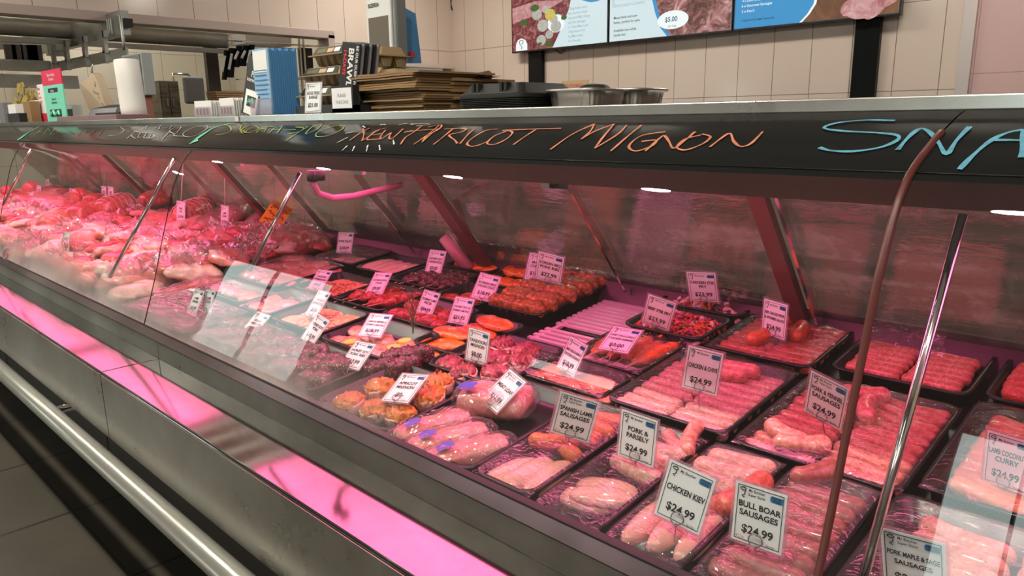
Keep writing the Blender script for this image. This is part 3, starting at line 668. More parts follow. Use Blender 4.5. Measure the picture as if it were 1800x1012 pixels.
sausages(rows(-.748, -.64, 1.36, 1.63, 1, 9, .006), .105, .0130, .25, M_['beef'], 'red beef and cracked pepper sausage in the left row', 'beef pepper sausages, left row')
sausages(rows(-.642, -.536, 1.36, 1.64, 1, 10, .008), .105, .0130, .35, M_['beef'], 'red beef and cracked pepper sausage in the right row', 'beef pepper sausages, right row')
sausages([(-.655, 1.585, .028, 70), (-.612, 1.50, .030, 100), (-.665, 1.44, .030, 75)], .085, .0160, .6, M_['spice'], 'thick orange red sausage curled on the pepper sausages', 'curled orange sausages on the pepper tray')
tray('plain', -.507, -.268, 1.378, 1.625, 'black tray of thin pink sausages with crumpled film behind the rods', film=None)
sausages(rows(-.488, -.285, 1.40, 1.55, 2, 6, .014, -3), .098, .0125, .08, M_['pork2'], 'thin pink beef sausage in the film lined rear tray', 'thin pink sausages behind the rods')
def wad(name, key_pts, parent_label, m, amp=.02, n=14, label=None):
    """crumpled sheet over four corner points"""
    a, b, c, d = [Vector(p) for p in key_pts]; mb = MB(); vs = []; sd = rnd.random()*40
    for i in range(n+1):
        for j in range(n+1):
            u, v = i/n, j/n; p = a*(1-u)*(1-v)+b*u*(1-v)+c*u*v+d*(1-u)*v
            k = amp*(mnoise.noise(Vector((u*3+sd, v*3, 0)))+.6*mnoise.noise(Vector((u*8+sd, v*8, 3)))); vs.append(p+Vector((k*.4, -k*.4, k)))
    mb.add(vs, [(i*(n+1)+j, (i+1)*(n+1)+j, (i+1)*(n+1)+j+1, i*(n+1)+j+1) for i in range(n) for j in range(n)])
    o = mb.part(name, m, None, True); tag(o, parent_label, 'plastic film'); return o
wad('plastic_sheet', (S(-.50, 1.50, .035), S(-.35, 1.52, .03), S(-.36, 1.60, .075), S(-.49, 1.61, .07)), 'crumpled clear film standing at the back of the thin sausage tray', M_['film2'])
tray('redr', -.255, .02, 1.392, 1.66, 'black tray of bright red mince sausages at the right edge', film=None)
sausages(rows(-.235, -.02, 1.425, 1.57, 2, 5, .014, 6), .115, .0155, .2, M_['mince'], 'bright red mince sausage at the right edge', 'bright red sausages at the right edge')
tray('curry', -.257, .02, 1.060, 1.378, 'black tray of lamb coconut curry sausages beyond the steel rod', film=f1, dome=.012)
sausages(rows(-.235, -.11, 1.09, 1.33, 1, 9, .008, -14), .12, .0145, .5, M_['curry'], 'orange curry sausage on the left of its tray', 'curry sausages, left row')
sausages(rows(-.11, .0, 1.08, 1.33, 1, 8, .012, -8), .115, .0145, .4, M_['curry'], 'orange curry sausage on the right of its tray', 'curry sausages, right row')
# front row
tray('maple', -.272, .02, .735, 1.040, 'clear-wrapped tray of maple sage sausages in the front right corner', film=f2, dome=.02)
sausages(rows(-.235, -.12, .775, 1.0, 1, 7, .010, -6) + rows(-.12, -.0, .775, 1.0, 1, 7, .012, 4), .112, .0155, .5, M_['pale'], 'pale pork maple and sage sausage under glossy film', 'maple and sage sausages')
tray('boar', -.412, -.282, .725, 1.028, 'grey-looking film-wrapped tray of wild boar sausages', film=f2, dome=.012)
sausages(rows(-.405, -.29, .745, .995, 1, 8, .008, 3), .108, .0155, .35, M_['boar'], 'dull red boar sausage under cloudy film', 'boar sausages')
sausages([(-.37, 1.005, .03, 60)], .08, .0145, .5, M_['boar'], 'single boar sausage curled at the tray back', None)
tray('kiev', -.540, -.418, .715, 1.022, 'film-wrapped tray of chicken kiev and speckled sausages', film=f2, dome=.012)
sausages(rows(-.535, -.424, .90, 1.005, 1, 3, .012, 8), .105, .0175, .2, M_['pale'], 'thick speckled sausage behind the chicken kiev card', 'thick sausages behind the kiev card')
lumps('chicken_kiev', [(-.515, .80, .008, 88), (-.478, .805, .010, 90), (-.443, .81, .008, 93)], (.13, .036, .034), M_['chicken'], 'pale pointed chicken kiev portion under its price card', 'chicken', 'chicken kiev portions', amp=.06, flat=.4)
sausages([(-.44, .875, .02, 60), (-.425, .90, .03, 80)], .11, .0165, .4, M_['beef'], 'dark speckled sausage standing behind the kiev card', 'dark sausages in the kiev tray')
tray('parsley', -.668, -.545, .715, 1.020, 'film-wrapped tray of pork and parsley sausages half empty in front', film=f1)
sausages([(-.600, .885, .010, -8), (-.605, .915, .016, -4), (-.600, .950, .012, 5)], .105, .0165, .5, M_['pale'], 'thick pale sausage with parsley flecks', 'pork and parsley sausages')
sausages([(-.59, .985, .012, -30), (-.575, 1.0, .025, -70)], .10, .0130, .6, M_['pork'], 'slim pink sausage at the back of the parsley tray', 'slim sausages behind the parsley card')
lumps('chicken_breast', [(-.615, .83, .008, 20), (-.625, .79, .006, 8), (-.60, .80, .016, 25)], (.10, .045, .026), M_['chicken'], 'smooth pale chicken piece in the front of the parsley tray', 'chicken', 'chicken pieces in the parsley tray', amp=.08)
tray('spanish', -.803, -.676, .725, 1.030, 'film-wrapped tray with chicken breasts and spicy lamb sausages', film=f1)
lumps('chicken_breast', [(-.765, .775, .008, 80), (-.735, .785, .012, 86), (-.705, .80, .008, 92)], (.11, .045, .030), M_['chicken'], 'glossy raw chicken breast under film beside meat loaf bags', 'chicken', 'chicken breasts in the spanish lamb tray', amp=.08)
sausages([(-.735, .875, .012, -20), (-.74, .905, .016, 10), (-.745, .93, .014, -5), (-.735, .96, .014, -15), (-.752, .868, .022, 30), (-.73, .99, .014, 15)], .085, .0140, .6, M_['spice'], 'orange red spanish lamb sausage under film', 'spanish lamb sausages')
# meat loaf bags
for i, (x, y, yw) in enumerate(((-.985, .80, 72), (-.925, .785, 66), (-.865, .775, 62))):
    t = thing('meatloaf_bag', S(x, y, .004), ['bagged meat loaf with purple print, nearest the apricot tray', 'bagged meat loaf with purple print, middle of the front three', 'bagged meat loaf with purple print, nearest the chicken breasts'][i], 'meat loaf', 'bagged meat loaves', srot(yw))
    o = bpy.data.objects.new('loaf', lump_mesh('loaf', .15, .058, .04, M_['pinkm'], i+3, .1, flat=.4, box=3.5, ends=5)); C.objects.link(o); o.parent = t
    o = bpy.data.objects.new('bag', lump_mesh('bag', .185, .068, .049, M_['bag'], i+5, .16, 5, flat=.4, box=2.6, ends=2.6, nu=34, nv=26)); C.objects.link(o); o.parent = t
    mb = MB(); mb.add([(-.052, -.010, .0400), (-.034, -.012, .0418), (-.020, -.006, .0425), (-.022, .008, .0425), (-.038, .012, .0418), (-.050, .006, .040)], [(0, 1, 2, 3, 4, 5)]); mb.local('print', M_['bluelab'], t, label='purple printed patch')
tray('loafback', -1.018, -.808, .725, 1.035, 'deep black tray holding the bagged meat loaves', h=.03)
t = thing('meatloaf_bag', S(-.945, .925, .016), 'bagged meat loaf standing behind its price card', 'meat loaf', 'bagged meat loaves', srot(20))
o = bpy.data.objects.new('loaf', lump_mesh('loaf', .14, .09, .05, M_['pinkm'], 9, .08, flat=.4, box=4, ends=6)); C.objects.link(o); o.parent = t
o = bpy.data.objects.new('bag', lump_mesh('bag', .165, .102, .058, M_['bag'], 12, .13, 5, flat=.4, box=3, ends=4, nu=34, nv=26)); C.objects.link(o); o.parent = t
mb = MB(); mb.add([(-.065, -.035, .054), (-.03, -.035, .056), (-.03, -.005, .056), (-.06, -.005, .054)], [(0, 1, 2, 3)]); mb.local('print', M_['bluelab'], t, label='purple printed patch')

# ---- middle block
def herbs(mb, L, W_, h, n, col_m=0, s=.006, seed=1):
    q = random.Random(seed)
    for _ in range(n):
        x, y = q.uniform(-L/2, L/2), q.uniform(-W_/2, W_/2); a = q.uniform(0, 6.28); ll = s*q.uniform(.6, 1.6)
        M = Matrix.Translation((x, y, h+q.uniform(-.002, .003))) @ Matrix.Rotation(a, 4, 'Z') @ Matrix.Rotation(q.uniform(-.5, .5), 4, 'X')
        mb.add([(-ll/2, 0, 0), (0, -ll*.18, 0), (ll/2, 0, .0006), (0, ll*.18, .0012)], [(0, 1, 2, 3)], M)
tray('ribs', -1.37, -1.175, 1.30, 1.665, 'black tray of dark orange korean barbecue pork ribs, filled to the rim', h=.04)
lumps('pork_rib', [(-1.325+.088*i+.012*(j % 2), 1.33+.036*j, .022+.008*(j % 2), 6+rnd.uniform(-16, 16)) for i in range(2) for j in range(9)], (.105, .038, .046), M_['bbq'], 'chunky glazed korean barbecue pork rib', 'pork rib', 'korean pork ribs', amp=.22, box=3.5, ends=4, ridges=15, ridge_amp=.04)
tray('mangotop', -1.56, -1.385, 1.44, 1.665, 'black tray of bright orange mango chicken behind the korean tag')
lumps('chicken_piece', [(-1.53+.05*i, 1.50+.07*j, .012+.008*j, rnd.uniform(-40, 40)) for i in range(3) for j in range(2)], (.08, .045, .032), M_['mango'], 'bright orange herbed chicken piece beside the pork ribs', 'chicken', 'orange chicken beside the ribs', amp=.2)
tray('mango', -1.79, -1.58, 1.515, 1.69, 'black tray of orange mango chicken sticks at the very back')
lumps('chicken_stick', [(-1.745+.045*i, 1.58+.05*j, .014+.006*j, 50+rnd.uniform(-25, 25)) for i in range(4) for j in range(2)], (.085, .04, .032), M_['mango'], 'bright orange mango chicken stick at the back', 'chicken', 'mango chicken sticks', amp=.2)
tray('hsoy', -1.84, -1.585, 1.33, 1.505, 'black tray of dark red honey soy chicken sticks')
def skewers(spots, dims, m, label, cat, group, st=.05, **k):
    ms = [lump_mesh('skewered_meat', *dims, m, seed=i+rnd.random()*9, **k) for i in range(3)]
    smb = MB().tube([(-dims[0]/2-st, 0, dims[2]*.42), (dims[0]/2+.004, 0, dims[2]*.42)], .0016, 6); sm = smb.mesh('stick', M_['stick'])
    for i, (x, y, h, yaw) in enumerate(spots):
        t = thing('skewer', S(x, y, h), label, cat, group, srot(yaw))
        for nm, me in (('meat', ms[i % 3]), ('stick', sm)):
            o = bpy.data.objects.new(nm, me); C.objects.link(o); o.parent = t
        if nm: o['label'] = 'pale wooden stick'
skewers([(-1.77+.042*i, 1.41+.012*(i % 2), .012+.004*(i % 2), 82+rnd.uniform(-9, 9)) for i in range(5)], (.13, .04, .04), M_['dark'], 'dark red honey soy chicken skewer with sesame', 'skewer', 'honey soy skewers', amp=.3, ridges=14, ridge_amp=.14)
skewers([(-1.79+.052*i, 1.225+.01*(i % 2), .012+.004*(i % 2), 76+rnd.uniform(-9, 9)) for i in range(4)], (.13, .045, .034), M_['redsk'], 'red herbed chicken skewer on the three dollar tray', 'skewer', 'red chicken skewers', amp=.3, ridges=12, ridge_amp=.1)
tray('redsk', -1.835, -1.59, 1.125, 1.315, 'black tray of red herbed chicken skewers')
tray('kstk', -1.575, -1.385, 1.285, 1.430, 'half empty black tray of korean barbecue chicken steaks')
lumps('chicken_steak', [(-1.545+.05*i, 1.335+.03*(i % 2), .010, rnd.uniform(-30, 30)) for i in range(4)], (.075, .045, .022), M_['redsk'], 'reddish chicken steak in the half empty tray', 'chicken', 'korean chicken steaks', amp=.2)
tray('rosetray', -1.585, -1.345, 1.115, 1.275, 'black tray of speckled rosemary lamb pieces')
lumps('lamb_piece', [(-1.555+.045*i, 1.155+.055*j, .010+.006*((i+j) % 2), rnd.uniform(-60, 60)) for i in range(5) for j in range(2)], (.055, .05, .036), M_['redsk'], 'round speckled red lamb piece near the rosemary sprig', 'lamb', 'rosemary lamb pieces', amp=.2)
tray('chops', -1.345, -1.165, 1.03, 1.255, 'black tray of bright orange marinated pork steaks')
lumps('pork_steak', [(-1.295, 1.085, .010, 25), (-1.30, 1.13, .022, 5), (-1.245, 1.165, .024, -12), (-1.225, 1.20, .038, -8), (-1.29, 1.05, .012, -30)], (.125, .06, .022), M_['satay'], 'bright orange marinated steak beside the rosemary sprig', 'pork steak', 'orange marinated steaks', amp=.16, flat=.4)
# rosemary sprig
p = S(-1.385, 1.075, .03); mb = MB(); stem = [p+Vector((0, 0, 0)), p+Vector((-.006, .004, .03)), p+Vector((-.012, .01, .062)), p+Vector((-.014, .016, .095))]
mb.tube(stem, [.0015, .0013, .001, .0006], 6)
for i in range(34):
    t = .12+.85*i/34; k = min(2, int(t*3)); b = stem[k].lerp(stem[k+1], t*3-k); a = i*2.4
    d = Vector((math.cos(a), math.sin(a)*.6, .9)).normalized()*.024; s_ = d.cross(Vector((0, 0, 1))).normalized()*.0012
    mb.quad(b-s_, b+s_, b+d+s_*.4, b+d-s_*.4)
for s0, dx in ((stem[1], .022), (stem[1], -.024), (stem[0], .015)): mb.tube([s0, s0+Vector((dx, 0, .045))], .0009, 5); [mb.quad(s0+Vector((dx, 0, .045))*(.3+.1*q), s0+Vector((dx, 0, .045))*(.3+.1*q)+Vector((.0015, 0, .001)), s0+Vector((dx, 0, .045))*(.3+.1*q)+Vector((.013*(-1)**q, 0, .014)), s0+Vector((dx, 0, .045))*(.3+.1*q)+Vector((.012*(-1)**q, 0, .015))) for q in range(7)]
tag(mb.part('rosemary_sprig', M_['rosemary']), 'upright sprig of rosemary between the lamb and the orange steaks', 'herb')
# lemon steaks
tray('lemon', -1.575, -1.30, .925, 1.105, 'black tray of pale pepper steaks with lemon slices')
lumps('lamb_steak', [(-1.54+.05*i, .965+.055*j, .010+.007*((i+j) % 2), rnd.uniform(-40, 40)) for i in range(5) for j in range(2)], (.085, .05, .020), M_['lemon'], 'pale pink peppered steak under the lemon slices', 'lamb', 'lemon pepper steaks', amp=.2)
for i, (x, y) in enumerate(((-1.475, .955), (-1.36, 1.03), (-1.35, .99))):
    t = thing('lemon_slice', S(x, y, .031), ['lemon slice lying at the front of the pepper steaks', 'lemon slice lying behind the eighteen dollar card', 'lemon slice nearest the dark soy ribs'][i], 'lemon', 'lemon slices', srot(20*i))
    MB().tube([(0, 0, 0), (0, 0, .003)], .017, 18).local('rind', M_['lemonrind'], t); MB().tube([(0, 0, .003), (0, 0, .0035)], .0145, 18).local('flesh', M_['lemonflesh'], t)
# dark soy ribs along the front glass
tray('soyfront', -1.62, -1.30, .735, .915, 'black tray of sesame coated honey soy pork by the front glass')
tray('soyback', -1.295, -1.235, .96, 1.02, 'x') if False else None
lumps('pork_rib', [(-1.86+.062*i, .79+.062*j+.01*(i % 2), .012+.008*((i+j) % 2), 50+rnd.uniform(-30, 30)) for i in range(9) for j in range(2)], (.095, .058, .04), M_['dark'], 'dark sesame coated soy pork rib close to the front glass', 'pork rib', 'dark soy ribs at the front glass', amp=.25, box=3, ends=3.5, ridges=8, ridge_amp=.08)
tray('soytwo', -1.90, -1.63, .735, .915, 'black tray of dark sesame ribs beside the boneless card')
tray('soythree', -1.296, -1.0, .815, .965, 'x') if False else None
lumps('lamb_rack', [(-1.285, .905, .010, 70), (-1.245, .935, .012, 72), (-1.30, .965, .012, 68), (-1.262, .985, .016, 60)], (.085, .038, .046), M_['dark'], 'thick dark glazed lamb noisette behind the apricot tray', 'lamb', 'dark lamb noisettes', amp=.2, box=3.5, ends=4, ridges=22, ridge_amp=.08)
# mignons
def mignons(spots, m, label, group, r=.030):
    top = [lump_mesh('topping', r*2.0, r*2.0, .036, m, i+2, .5, 6, flat=.3, nu=26, nv=24) for i in range(3)]
    mb = MB(); rings = []
    for z, q in ((0, .86), (.010, 1.0), (.022, 1.04), (.0255, 1.0), (.024, .88), (.014, .80)):
        rings.append([(r*q*math.cos(2*math.pi*k/28)*(1+.03*math.sin(3*k)), r*q*math.sin(2*math.pi*k/28), z+.0015*math.sin(k*.9)) for k in range(28)])
    mb.loft(rings); wm = mb.mesh('bacon_wrap', M_['rind'], True)
    for i, (x, y, h) in enumerate(spots):
        t = thing('mignon', S(x, y, h), label, 'mignon', group, srot(40*i))
        o = bpy.data.objects.new('bacon_wrap', wm); C.objects.link(o); o.parent = t; o['label'] = 'pale bacon wrap'
        o = bpy.data.objects.new('topping', top[i % 3]); C.objects.link(o); o.parent = t; o.location = (0, 0, .011)
tray('tandoori', -1.215, -.985, .965, 1.19, 'black tray of bacon wrapped tandoori mignons')
mignons([(-1.165, 1.00, .006), (-1.105, .985, .006), (-1.045, 1.02, .006), (-1.155, 1.075, .006), (-1.085, 1.07, .008), (-1.035, 1.09, .008), (-1.14, 1.14, .006), (-1.07, 1.14, .006)], meat('tandoori_top', T3('7c2430'), T3('b04450'), T3('f0c8c0'), 45, .3, (T3('3c2a14'), 90, .16), 1.), 'pink red tandoori mignon in its bacon wrap', 'tandoori mignons')
tray('apricot', -1.262, -1.02, .722, .948, 'black clear-lipped tray of apricot mignons by the front glass')
mignons([(-1.20, .765, .006), (-1.125, .775, .006), (-1.065, .79, .006), (-1.20, .84, .008), (-1.13, .85, .008), (-1.07, .865, .010), (-1.10, .915, .012)], meat('apricot_top', T3('c05a14'), T3('e88a28'), T3('f4ac50'), 45, .3, (T3('4a5a20'), 80, .15), 1.), 'orange apricot mignon in its bacon wrap', 'apricot mignons')
# clear trays: chilli garlic steaks, chicken kebabs
tray('garlic', -1.06, -.79, .985+.06, 1.165, 'clear wrapped tray of red chilli garlic steaks', h=.03, film=f1)
lumps('beef_steak', [(-1.01+.05*i, 1.075+.04*(i % 2), .010, 10+rnd.uniform(-30, 30)) for i in range(5)], (.10, .06, .018), meat('chilli_steak', T3('c04038'), T3('e07858'), T3('f0b088'), 34, .25, (T3('6a2a14'), 90, .14), .6), 'red chilli garlic steak under film', 'beef', 'chilli garlic steaks', amp=.18)
tray('kebabs', -.985, -.79, 1.17, 1.352, 'clear wrapped tray of orange chicken kebabs with bare wooden ends', h=.03, film=f1)
skewers([(-.955+.027*i, 1.285, .012+.006*(i % 2), 90+rnd.uniform(-8, 8)) for i in range(6)], (.13, .034, .028), meat('kebab_meat', T3('c84820'), T3('ee7a40'), T3('f4a868'), 40, .25, (T3('5a5a1c'), 90, .14), .8), 'orange chicken kebab on a wooden stick under film', 'kebab', 'chicken kebabs under film', st=.04, amp=.2, ridges=12, ridge_amp=.08)
# stir fries: strips nobody could count
def stirfry(x0, x1, y0, y1, label, group, n=240, beef=False, hh=.040):
    mb = MB(); q = random.Random(int(x0*-100)); cols = [M_['red'], M_['carrot'], M_['onion'], M_['green'], M_['cabbage'], M_['satay']]
    for _ in range(n):
        x, y = q.uniform(x0, x1), q.uniform(y0, y1); u = (x-x0)/(x1-x0)*2-1; v = (y-y0)/(y1-y0)*2-1
        h = .012+hh*(1-u*u*.6)*(1-v*v*.6)*q.uniform(.5, 1)
        p = S(x, y, h); M = Matrix.Translation(p) @ Matrix.Rotation(q.uniform(0, 6.28), 4, 'Z') @ Matrix.Rotation(q.uniform(-.6, .6), 4, 'Y')
        mb.mi = q.choices(range(6), [6, 3, 2, 1, 2, 2] if beef else [2, 4, 5, 2, 2, 4])[0]
        L = q.uniform(.014, .032); W_ = .0035 if mb.mi in (1, 3) else .007
        if mb.mi == 2: L *= .8; W_ = .010
        mb.tube([(-L/2, 0, -.002), (-L/5, 0, .002), (L/5, 0, .003), (L/2, 0, -.001)], [W_*.35, W_*.6, W_*.6, W_*.3], 6, M=M)
    o = mb.part('stir_fry', cols, None, True); tag(o, label, 'stir fry mix'); o['kind'] = 'stuff'
tray('bstir', -.975, -.768, 1.36, 1.515, 'black tray of beef stir fry in front of the chicken stir fry', h=.04)
stirfry(-.962, -.782, 1.372, 1.503, 'beef stir fry strips with carrot and onion', None, 480, True)
tray('cstir', -.995, -.762, 1.525, 1.70, 'black tray of chicken stir fry at the rear post', h=.04)
stirfry(-.982, -.778, 1.54, 1.685, 'chicken stir fry with carrot, onion and purple cabbage', None, 520)
# shredded chicken parmigiana and schnitzels
def shreds(x0, x1, y0, y1, m, label, n=420, hh=.02, L0=.016, W0=.0022):
    mb = MB(); q = random.Random(int(x0*-317))
    for _ in range(n):
        x, y = q.uniform(x0, x1), q.uniform(y0, y1); u = (x-x0)/(x1-x0)*2-1; v = (y-y0)/(y1-y0)*2-1
        M = Matrix.Translation(S(x, y, .012+hh*(1-u*u*.7)*(1-v*v*.7)*q.uniform(.75, 1))) @ Matrix.Rotation(q.uniform(0, 6.28), 4, 'Z') @ Matrix.Rotation(q.uniform(-.4, .4), 4, 'Y')
        L = L0*q.uniform(.5, 1.3); mb.tube([(-L/2, 0, 0), (0, 0, .002), (L/2, 0, 0)], [W0*.7, W0, W0*.5], 5, M=M)
    x, y = (x0+x1)/2, (y0+y1)/2
    o = mb.part('grated_topping', m, None, True); tag(o, label, 'topping'); o['kind'] = 'stuff'; return o
tray('parma', -2.06, -1.80, 1.13, 1.31, 'black tray of chicken parmigiana under shredded topping')
lumps('chicken_schnitzel', [(-2.0, 1.19, .006, 20), (-1.90, 1.20, .006, -15), (-1.96, 1.25, .010, 5), (-1.86, 1.25, .010, 30)], (.12, .08, .022), M_['crumb'], 'crumbed chicken piece under the shredded topping, rear tray', 'chicken', 'crumbed chicken, rear tray', amp=.12)
shreds(-2.03, -1.83, 1.15, 1.29, M_['crumb'], 'pale orange shredded topping heaped in the rear tray')
tray('parmb', -1.84, -1.59, .935, 1.11, 'black tray of shredded topping beside the lemon steaks')
lumps('chicken_schnitzel', [(-1.79, .985, .006, 20), (-1.70, 1.0, .006, -15), (-1.76, 1.05, .010, 5), (-1.66, 1.05, .010, 30)], (.11, .08, .024), M_['crumb'], 'crumbed chicken piece under the shredded topping, front tray', 'chicken', 'crumbed chicken, front tray', amp=.12)
shreds(-1.82, -1.61, .955, 1.09, meat('shred_cream', T3('e0a088'), T3('f0c0a4'), T3('f6dcc8'), 60, .5, None, .5, 0), 'pale shredded topping heaped in the front tray')
tray('white', -2.06, -1.85, 1.36, 1.535, 'black tray of pale tripe-like strips in front of the glass dish')
lumps('pale_fillet', [(-2.03+.045*i, 1.44, .014, 78+rnd.uniform(-6, 6)) for i in range(4)], (.13, .05, .028), M_['fat'], 'pale pink fillet heaped in the rear tray', 'fillet', 'pale fillets in the rear tray', amp=.12)
tray('glassed', -2.34, -2.09, 1.375, 1.56, 'shallow dark tray with a clear lid and pink fillets', film=f1)
lumps('pale_fillet', [(-2.25+.05*i, 1.45, .008, 60+rnd.uniform(-10, 10)) for i in range(3)], (.10, .05, .016), M_['chicken'], 'pink fillet under the clear lid', 'fillet', 'pink fillets under the lid', amp=.12)

# ------------------------------------------------------------------ left part: heap of joints and bagged cuts
Q = random.Random(21)
for i, (x0, x1) in enumerate(((-2.42, -2.10), (-2.10, -1.87))):
    pass
tray('slices', -2.42, -2.09, 1.085, 1.355, 'black tray of folded red beef slices under tight film', film=f1, dome=.03, h0=.004)
lumps('beef_slice', [(-2.36+.075*i, 1.15+.055*j, .012+.008*((i+j) % 2), 12+rnd.uniform(-20, 20)) for i in range(4) for j in range(4)], (.10, .06, .03), M_['pinkm'], 'folded slice of pink red beef under tight film', 'beef', 'folded beef slices', amp=.3, fr=4)
tray('film1', -2.03, -1.865, .94, 1.12, 'filmed tray of pink cutlets beside the shredded topping', film=f1, dome=.02)
tray('film2', -2.36, -2.04, .955, 1.075, 'filmed tray of pink cutlets behind the two upright cards', film=f1, dome=.02)
lumps('pork_cutlet', [(-2.0+.04*i, .985+.05*j, .010+.005*((i+j) % 2), rnd.uniform(-30, 30)) for i in range(3) for j in range(2)] + [(-2.32+.055*i, 1.015+.01*(i % 2), .012, rnd.uniform(-30, 30)) for i in range(5)], (.085, .05, .028), M_['pinkm'], 'pale pink cutlet under film near the upright cards', 'pork', 'filmed pink cutlets', amp=.2)
tray('herbs', -2.42, -1.93, .735, .935, 'filmed tray of dark herbed pieces by the front glass joint', film=f1, dome=.015)
lumps('herbed_piece', [(-2.37+.055*i, .775+.055*j, .010+.006*((i+j) % 2), rnd.uniform(-60, 60)) for i in range(8) for j in range(3)], (.065, .05, .028), M_['dark'], 'dark herb coated piece under film', 'meat', 'dark herbed pieces', amp=.3)

def span(name, A, B, wd, ht, m, label, cat='meat joint', group=None, h=0., bag=False, tie=False, net=False, bone=False, face=False, seed=0, **k):
    """a joint lying between two sighted ends on the sloping shelf"""
    a, b = SP(*A, h+.05), SP(*B, h+.05); mid = (a+b)/2; L = max((b-a).length, .06); yaw = math.degrees(math.atan2(b.y-a.y, b.x-a.x))
    sd = seed or Q.random()*40
    k.setdefault('amp', .13); k.setdefault('ends', 3.); k.setdefault('box', 2.3)
    base = S(mid.x, mid.y, h)
    if not (bag or tie or net or bone or face):
        me = lump_mesh(name, L, wd, ht, m, sd, **k); return single(name, me, base, srot(yaw), label, cat, group)
    t = thing(name, base, label, cat, group, srot(yaw))
    def addp(nm, me, lab=None):
        o = bpy.data.objects.new(nm, me); C.objects.link(o); o.parent = t
        if lab: o['label'] = lab
    addp('meat', lump_mesh('meat', L*.96, wd*.94, ht*.94, m, sd, **k))
    if bag:
        addp('bag', lump_mesh('bag', L*1.06, wd*1.05, ht*1.06, M_['bag'], sd+3, amp=.16, fr=5, nu=34, nv=26, flat=k.get('flat', .35), box=2.2, ends=2.6), 'clear plastic bag')
    if tie:
        mb = MB(); n = 16; rings = []
        for i, (x, r) in enumerate(((0, .012), (.012, .009), (.03, .018), (.05, .028), (.062, .030))):
            rings.append([(L*.5+x, r*math.cos(2*math.pi*q/n)*(1+.35*math.sin(q*5+i)), ht*.45+r*math.sin(2*math.pi*q/n)*(1+.3*math.cos(q*4))) for q in range(n)])
        mb.loft(rings, cap=False); addp('bag_neck', mb.mesh('bag_neck', M_['film2'], True), 'gathered bag neck')
    if net:
        mb = MB(); n = max(4, int(L/.03))
        for i in range(1, n):
            tt = i/n*2-1; c = (1-abs(tt)**3)**(1/3)
            pts = [(tt*L/2, wd*.50*c*math.cos(q*.4488), ht*.32+ht*.52*c*math.sin(q*.4488)) for q in range(15)]
            mb.tube(pts, .0016, 5)
        addp('string', mb.mesh('string', M_['rind'], True), 'butcher string')
    if bone:
        mb = MB().tube([(L*.42, 0, ht*.4), (L*.62, 0, ht*.42), (L*.66, 0, ht*.42)], [.016, .012, .017], 10); addp('bone', mb.mesh('bone', M_['fat'], True), 'pale shank bone')
    if face:
        mb = MB().tube([(L*.485, 0, ht*.40), (L*.50, 0, ht*.40)], [min(wd, ht)*.40]*2, 20); addp('cut_face', mb.mesh('cut_face', M_['red'], True), 'dark red cut face')
    return t
P_, RD, R2, FT, CH = M_['pinkm'], M_['red'], M_['red2'], M_['fat'], M_['chicken']
# nearest to the trays
span('bagged_joint', (478, 442), (560, 412), .17, .13, R2, 'big bagged joint with gathered neck beside the glass dish', h=.01, bag=True, tie=True, group=None)
span('bagged_joint', (405, 452), (475, 418), .15, .11, P_, 'bagged pale joint left of the big one with the gathered neck', h=.01, bag=True)
span('bagged_joint', (330, 462), (400, 440), .15, .12, RD, 'dark pink bagged shoulder in the middle of the front heap', h=.01, bag=True)
span('bagged_joint', (268, 492), (338, 462), .15, .12, P_, 'bagged shoulder just right of the dark glass joint', h=.0, bag=True)
span('bagged_joint', (192, 492), (262, 478), .20, .13, P_, 'large pale bagged leg left of the dark glass joint', h=.0, bag=True)
span('filmed_roast', (262, 512), (400, 478), .10, .06, R2, 'long film-wrapped cut along the front by the upright cards', h=.0, bag=True)
span('lamb_joint', (122, 482), (158, 470), .15, .11, P_, 'pale rounded leg end in the front under the clouded glass', h=.0)
span('rib_rack', (140, 486), (196, 470), .15, .07, P_, 'ribbed rack of lamb in front of the steel rod', 'rib rack', h=.0, ridges=44, ridge_amp=.10)
span('rib_rack', (150, 462), (212, 448), .13, .06, FT, 'second rack of ribs behind the front one', 'rib rack', h=.02, ridges=44, ridge_amp=.10)
span('rib_rack', (110, 456), (150, 446), .11, .06, R2, 'small rack of ribs under the slim white card', 'rib rack', h=.02, ridges=30, ridge_amp=.10)
span('lamb_shank', (12, 432), (98, 408), .10, .07, RD, 'long dark lamb leg at the far left with a bare bone end', h=.03, bone=True)
span('lamb_joint', (96, 408), (130, 398), .08, .06, RD, 'dark red leg end pointing to the thin card', h=.05)
span('meat_roll', (28, 452), (72, 428), .14, .11, R2, 'round bagged roll with purple print at the far left front', h=.0, bag=True)
span('lamb_joint', (78, 444), (112, 418), .12, .08, FT, 'pale fat covered leg behind the purple bag', h=.02)
span('meat_joint', (118, 420), (178, 410), .15, .10, P_, 'pink joint between the two slim upright cards', h=.03)
span('meat_joint', (190, 424), (250, 404), .14, .09, RD, 'red joint left of the first slanted rod', h=.02)
span('mixed_bag', (218, 462), (268, 446), .09, .05, M_['bbq'], 'bag of colourful marinated pieces beside the dark joint', h=.02, bag=True)
